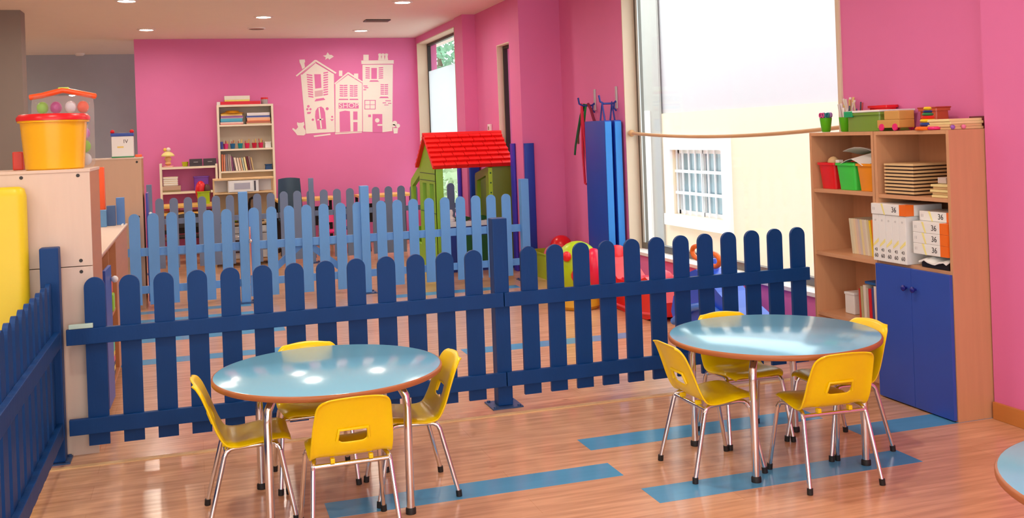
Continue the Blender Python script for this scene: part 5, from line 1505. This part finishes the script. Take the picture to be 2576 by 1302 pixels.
# lime rounded ride-on with red spots
lt_ = thing('ride_on_toy', 'lime rounded ride-on toy with red spots and a red face', 'toy', (3.105, 8.12, 0))
part('shell', MB().ball((0, 0, 0.33), 0.215, 28, (0.95, 0.95, 1.12)), LIME, lt_, 60)
part('base', MB().lathe([(0.001, 0.002), (0.17, 0.002), (0.19, 0.03), (0.16, 0.13), (0.001, 0.13)], 24), P('ochre_plastic', (214, 160, 40), 0.35), lt_, 50)
for (a, h, r) in ((-1.75, 0.42, 0.045), (-1.95, 0.30, 0.055), (-2.9, 0.40, 0.05), (-2.4, 0.46, 0.04)):
    part('spot', MB().ball((0.195 * math.cos(a), 0.195 * math.sin(a), h), r, 14, (1, 1, 1.1)), RED, lt_, 60)
part('face', MB().ball((0.10, -0.12, 0.34), 0.14, 20, (0.75, 0.8, 1.25)), P('raspberry_plastic', (232, 30, 70), 0.3), lt_, 60)
# red plastic rocker
rk = thing('rocking_toy', 'glossy red plastic rocking toy standing under the window', 'toy', (3.49, 7.70, 0))
prof = [(-0.42, 0.04), (-0.30, 0.005), (0.0, 0.0), (0.30, 0.01), (0.44, 0.06), (0.46, 0.22), (0.42, 0.40), (0.34, 0.44), (0.26, 0.36), (0.12, 0.26), (-0.06, 0.26), (-0.20, 0.30), (-0.30, 0.34), (-0.40, 0.30), (-0.46, 0.16)]
part('body', MB().prism(prof, lambda u, v, d: (d, u * 1.3, v), -0.13, 0.13), RED, rk)
part('seat', MB().box(-0.12, 0.12, -0.18, 0.10, 0.255, 0.28, 0.008), P('raspberry_plastic', (232, 30, 70), 0.3), rk, 40)
part('backrest', MB().ball((0, 0.46, 0.40), 0.12, 18, (0.95, 0.5, 0.9)), RED, rk, 60)
part('nose', MB().ball((-0.04, -0.50, 0.33), 0.085, 16, (1.2, 0.7, 0.9)), P('pink_red_plastic', (240, 80, 96), 0.25), rk, 60)
part('rim', MB().tube([(-0.132, -0.54, 0.07), (-0.132, -0.26, 0.04), (-0.132, 0.26, 0.04), (-0.132, 0.57, 0.09)], 0.012, 8), P('pink_red_plastic', (240, 80, 96), 0.25), rk, 60)
# blue rocker with orange handles
bl_ = thing('rocking_toy', 'blue plastic rocking toy with an orange looped handlebar by the window', 'toy', (3.47, 6.27, 0))
prof = [(-0.40, 0.10), (-0.36, 0.03), (-0.1, 0.0), (0.2, 0.0), (0.45, 0.05), (0.50, 0.14), (0.46, 0.26), (0.34, 0.34), (0.26, 0.46), (0.16, 0.50), (0.04, 0.48), (-0.10, 0.38), (-0.26, 0.30), (-0.36, 0.26), (-0.42, 0.18)]
part('body', MB().prism(prof, lambda u, v, d: (d, u * 1.2, v), -0.11, 0.11), BLUEP, bl_)
part('fender', MB().tube([(-0.13, -0.44, 0.08), (-0.13, -0.25, 0.22), (-0.13, 0.0, 0.28), (-0.13, 0.25, 0.22), (-0.13, 0.52, 0.08)], 0.028, 8), P('sky_blue_plastic', (60, 130, 236), 0.3), bl_, 60)
part('neck', MB().lathe([(0.07, 0), (0.06, 0.08), (0.045, 0.12)], 14, (0, 0.18, 0.45)), BLUEP, bl_, 60)
for s_, zc in ((-1, 0.572), (1, 0.602)):
    part('handle', MB().tube([(-0.02, 0.20 + s_ * 0.115 + 0.085 * math.cos(u), zc + 0.045 * math.sin(u)) for u in [2 * PI * w / 18 for w in range(19)]], 0.018, 8, caps=False), ORANGEH, bl_, 60)
part('handle_boss', MB().ball((-0.01, 0.20, 0.583), 0.038, 12), ORANGEH, bl_, 60)
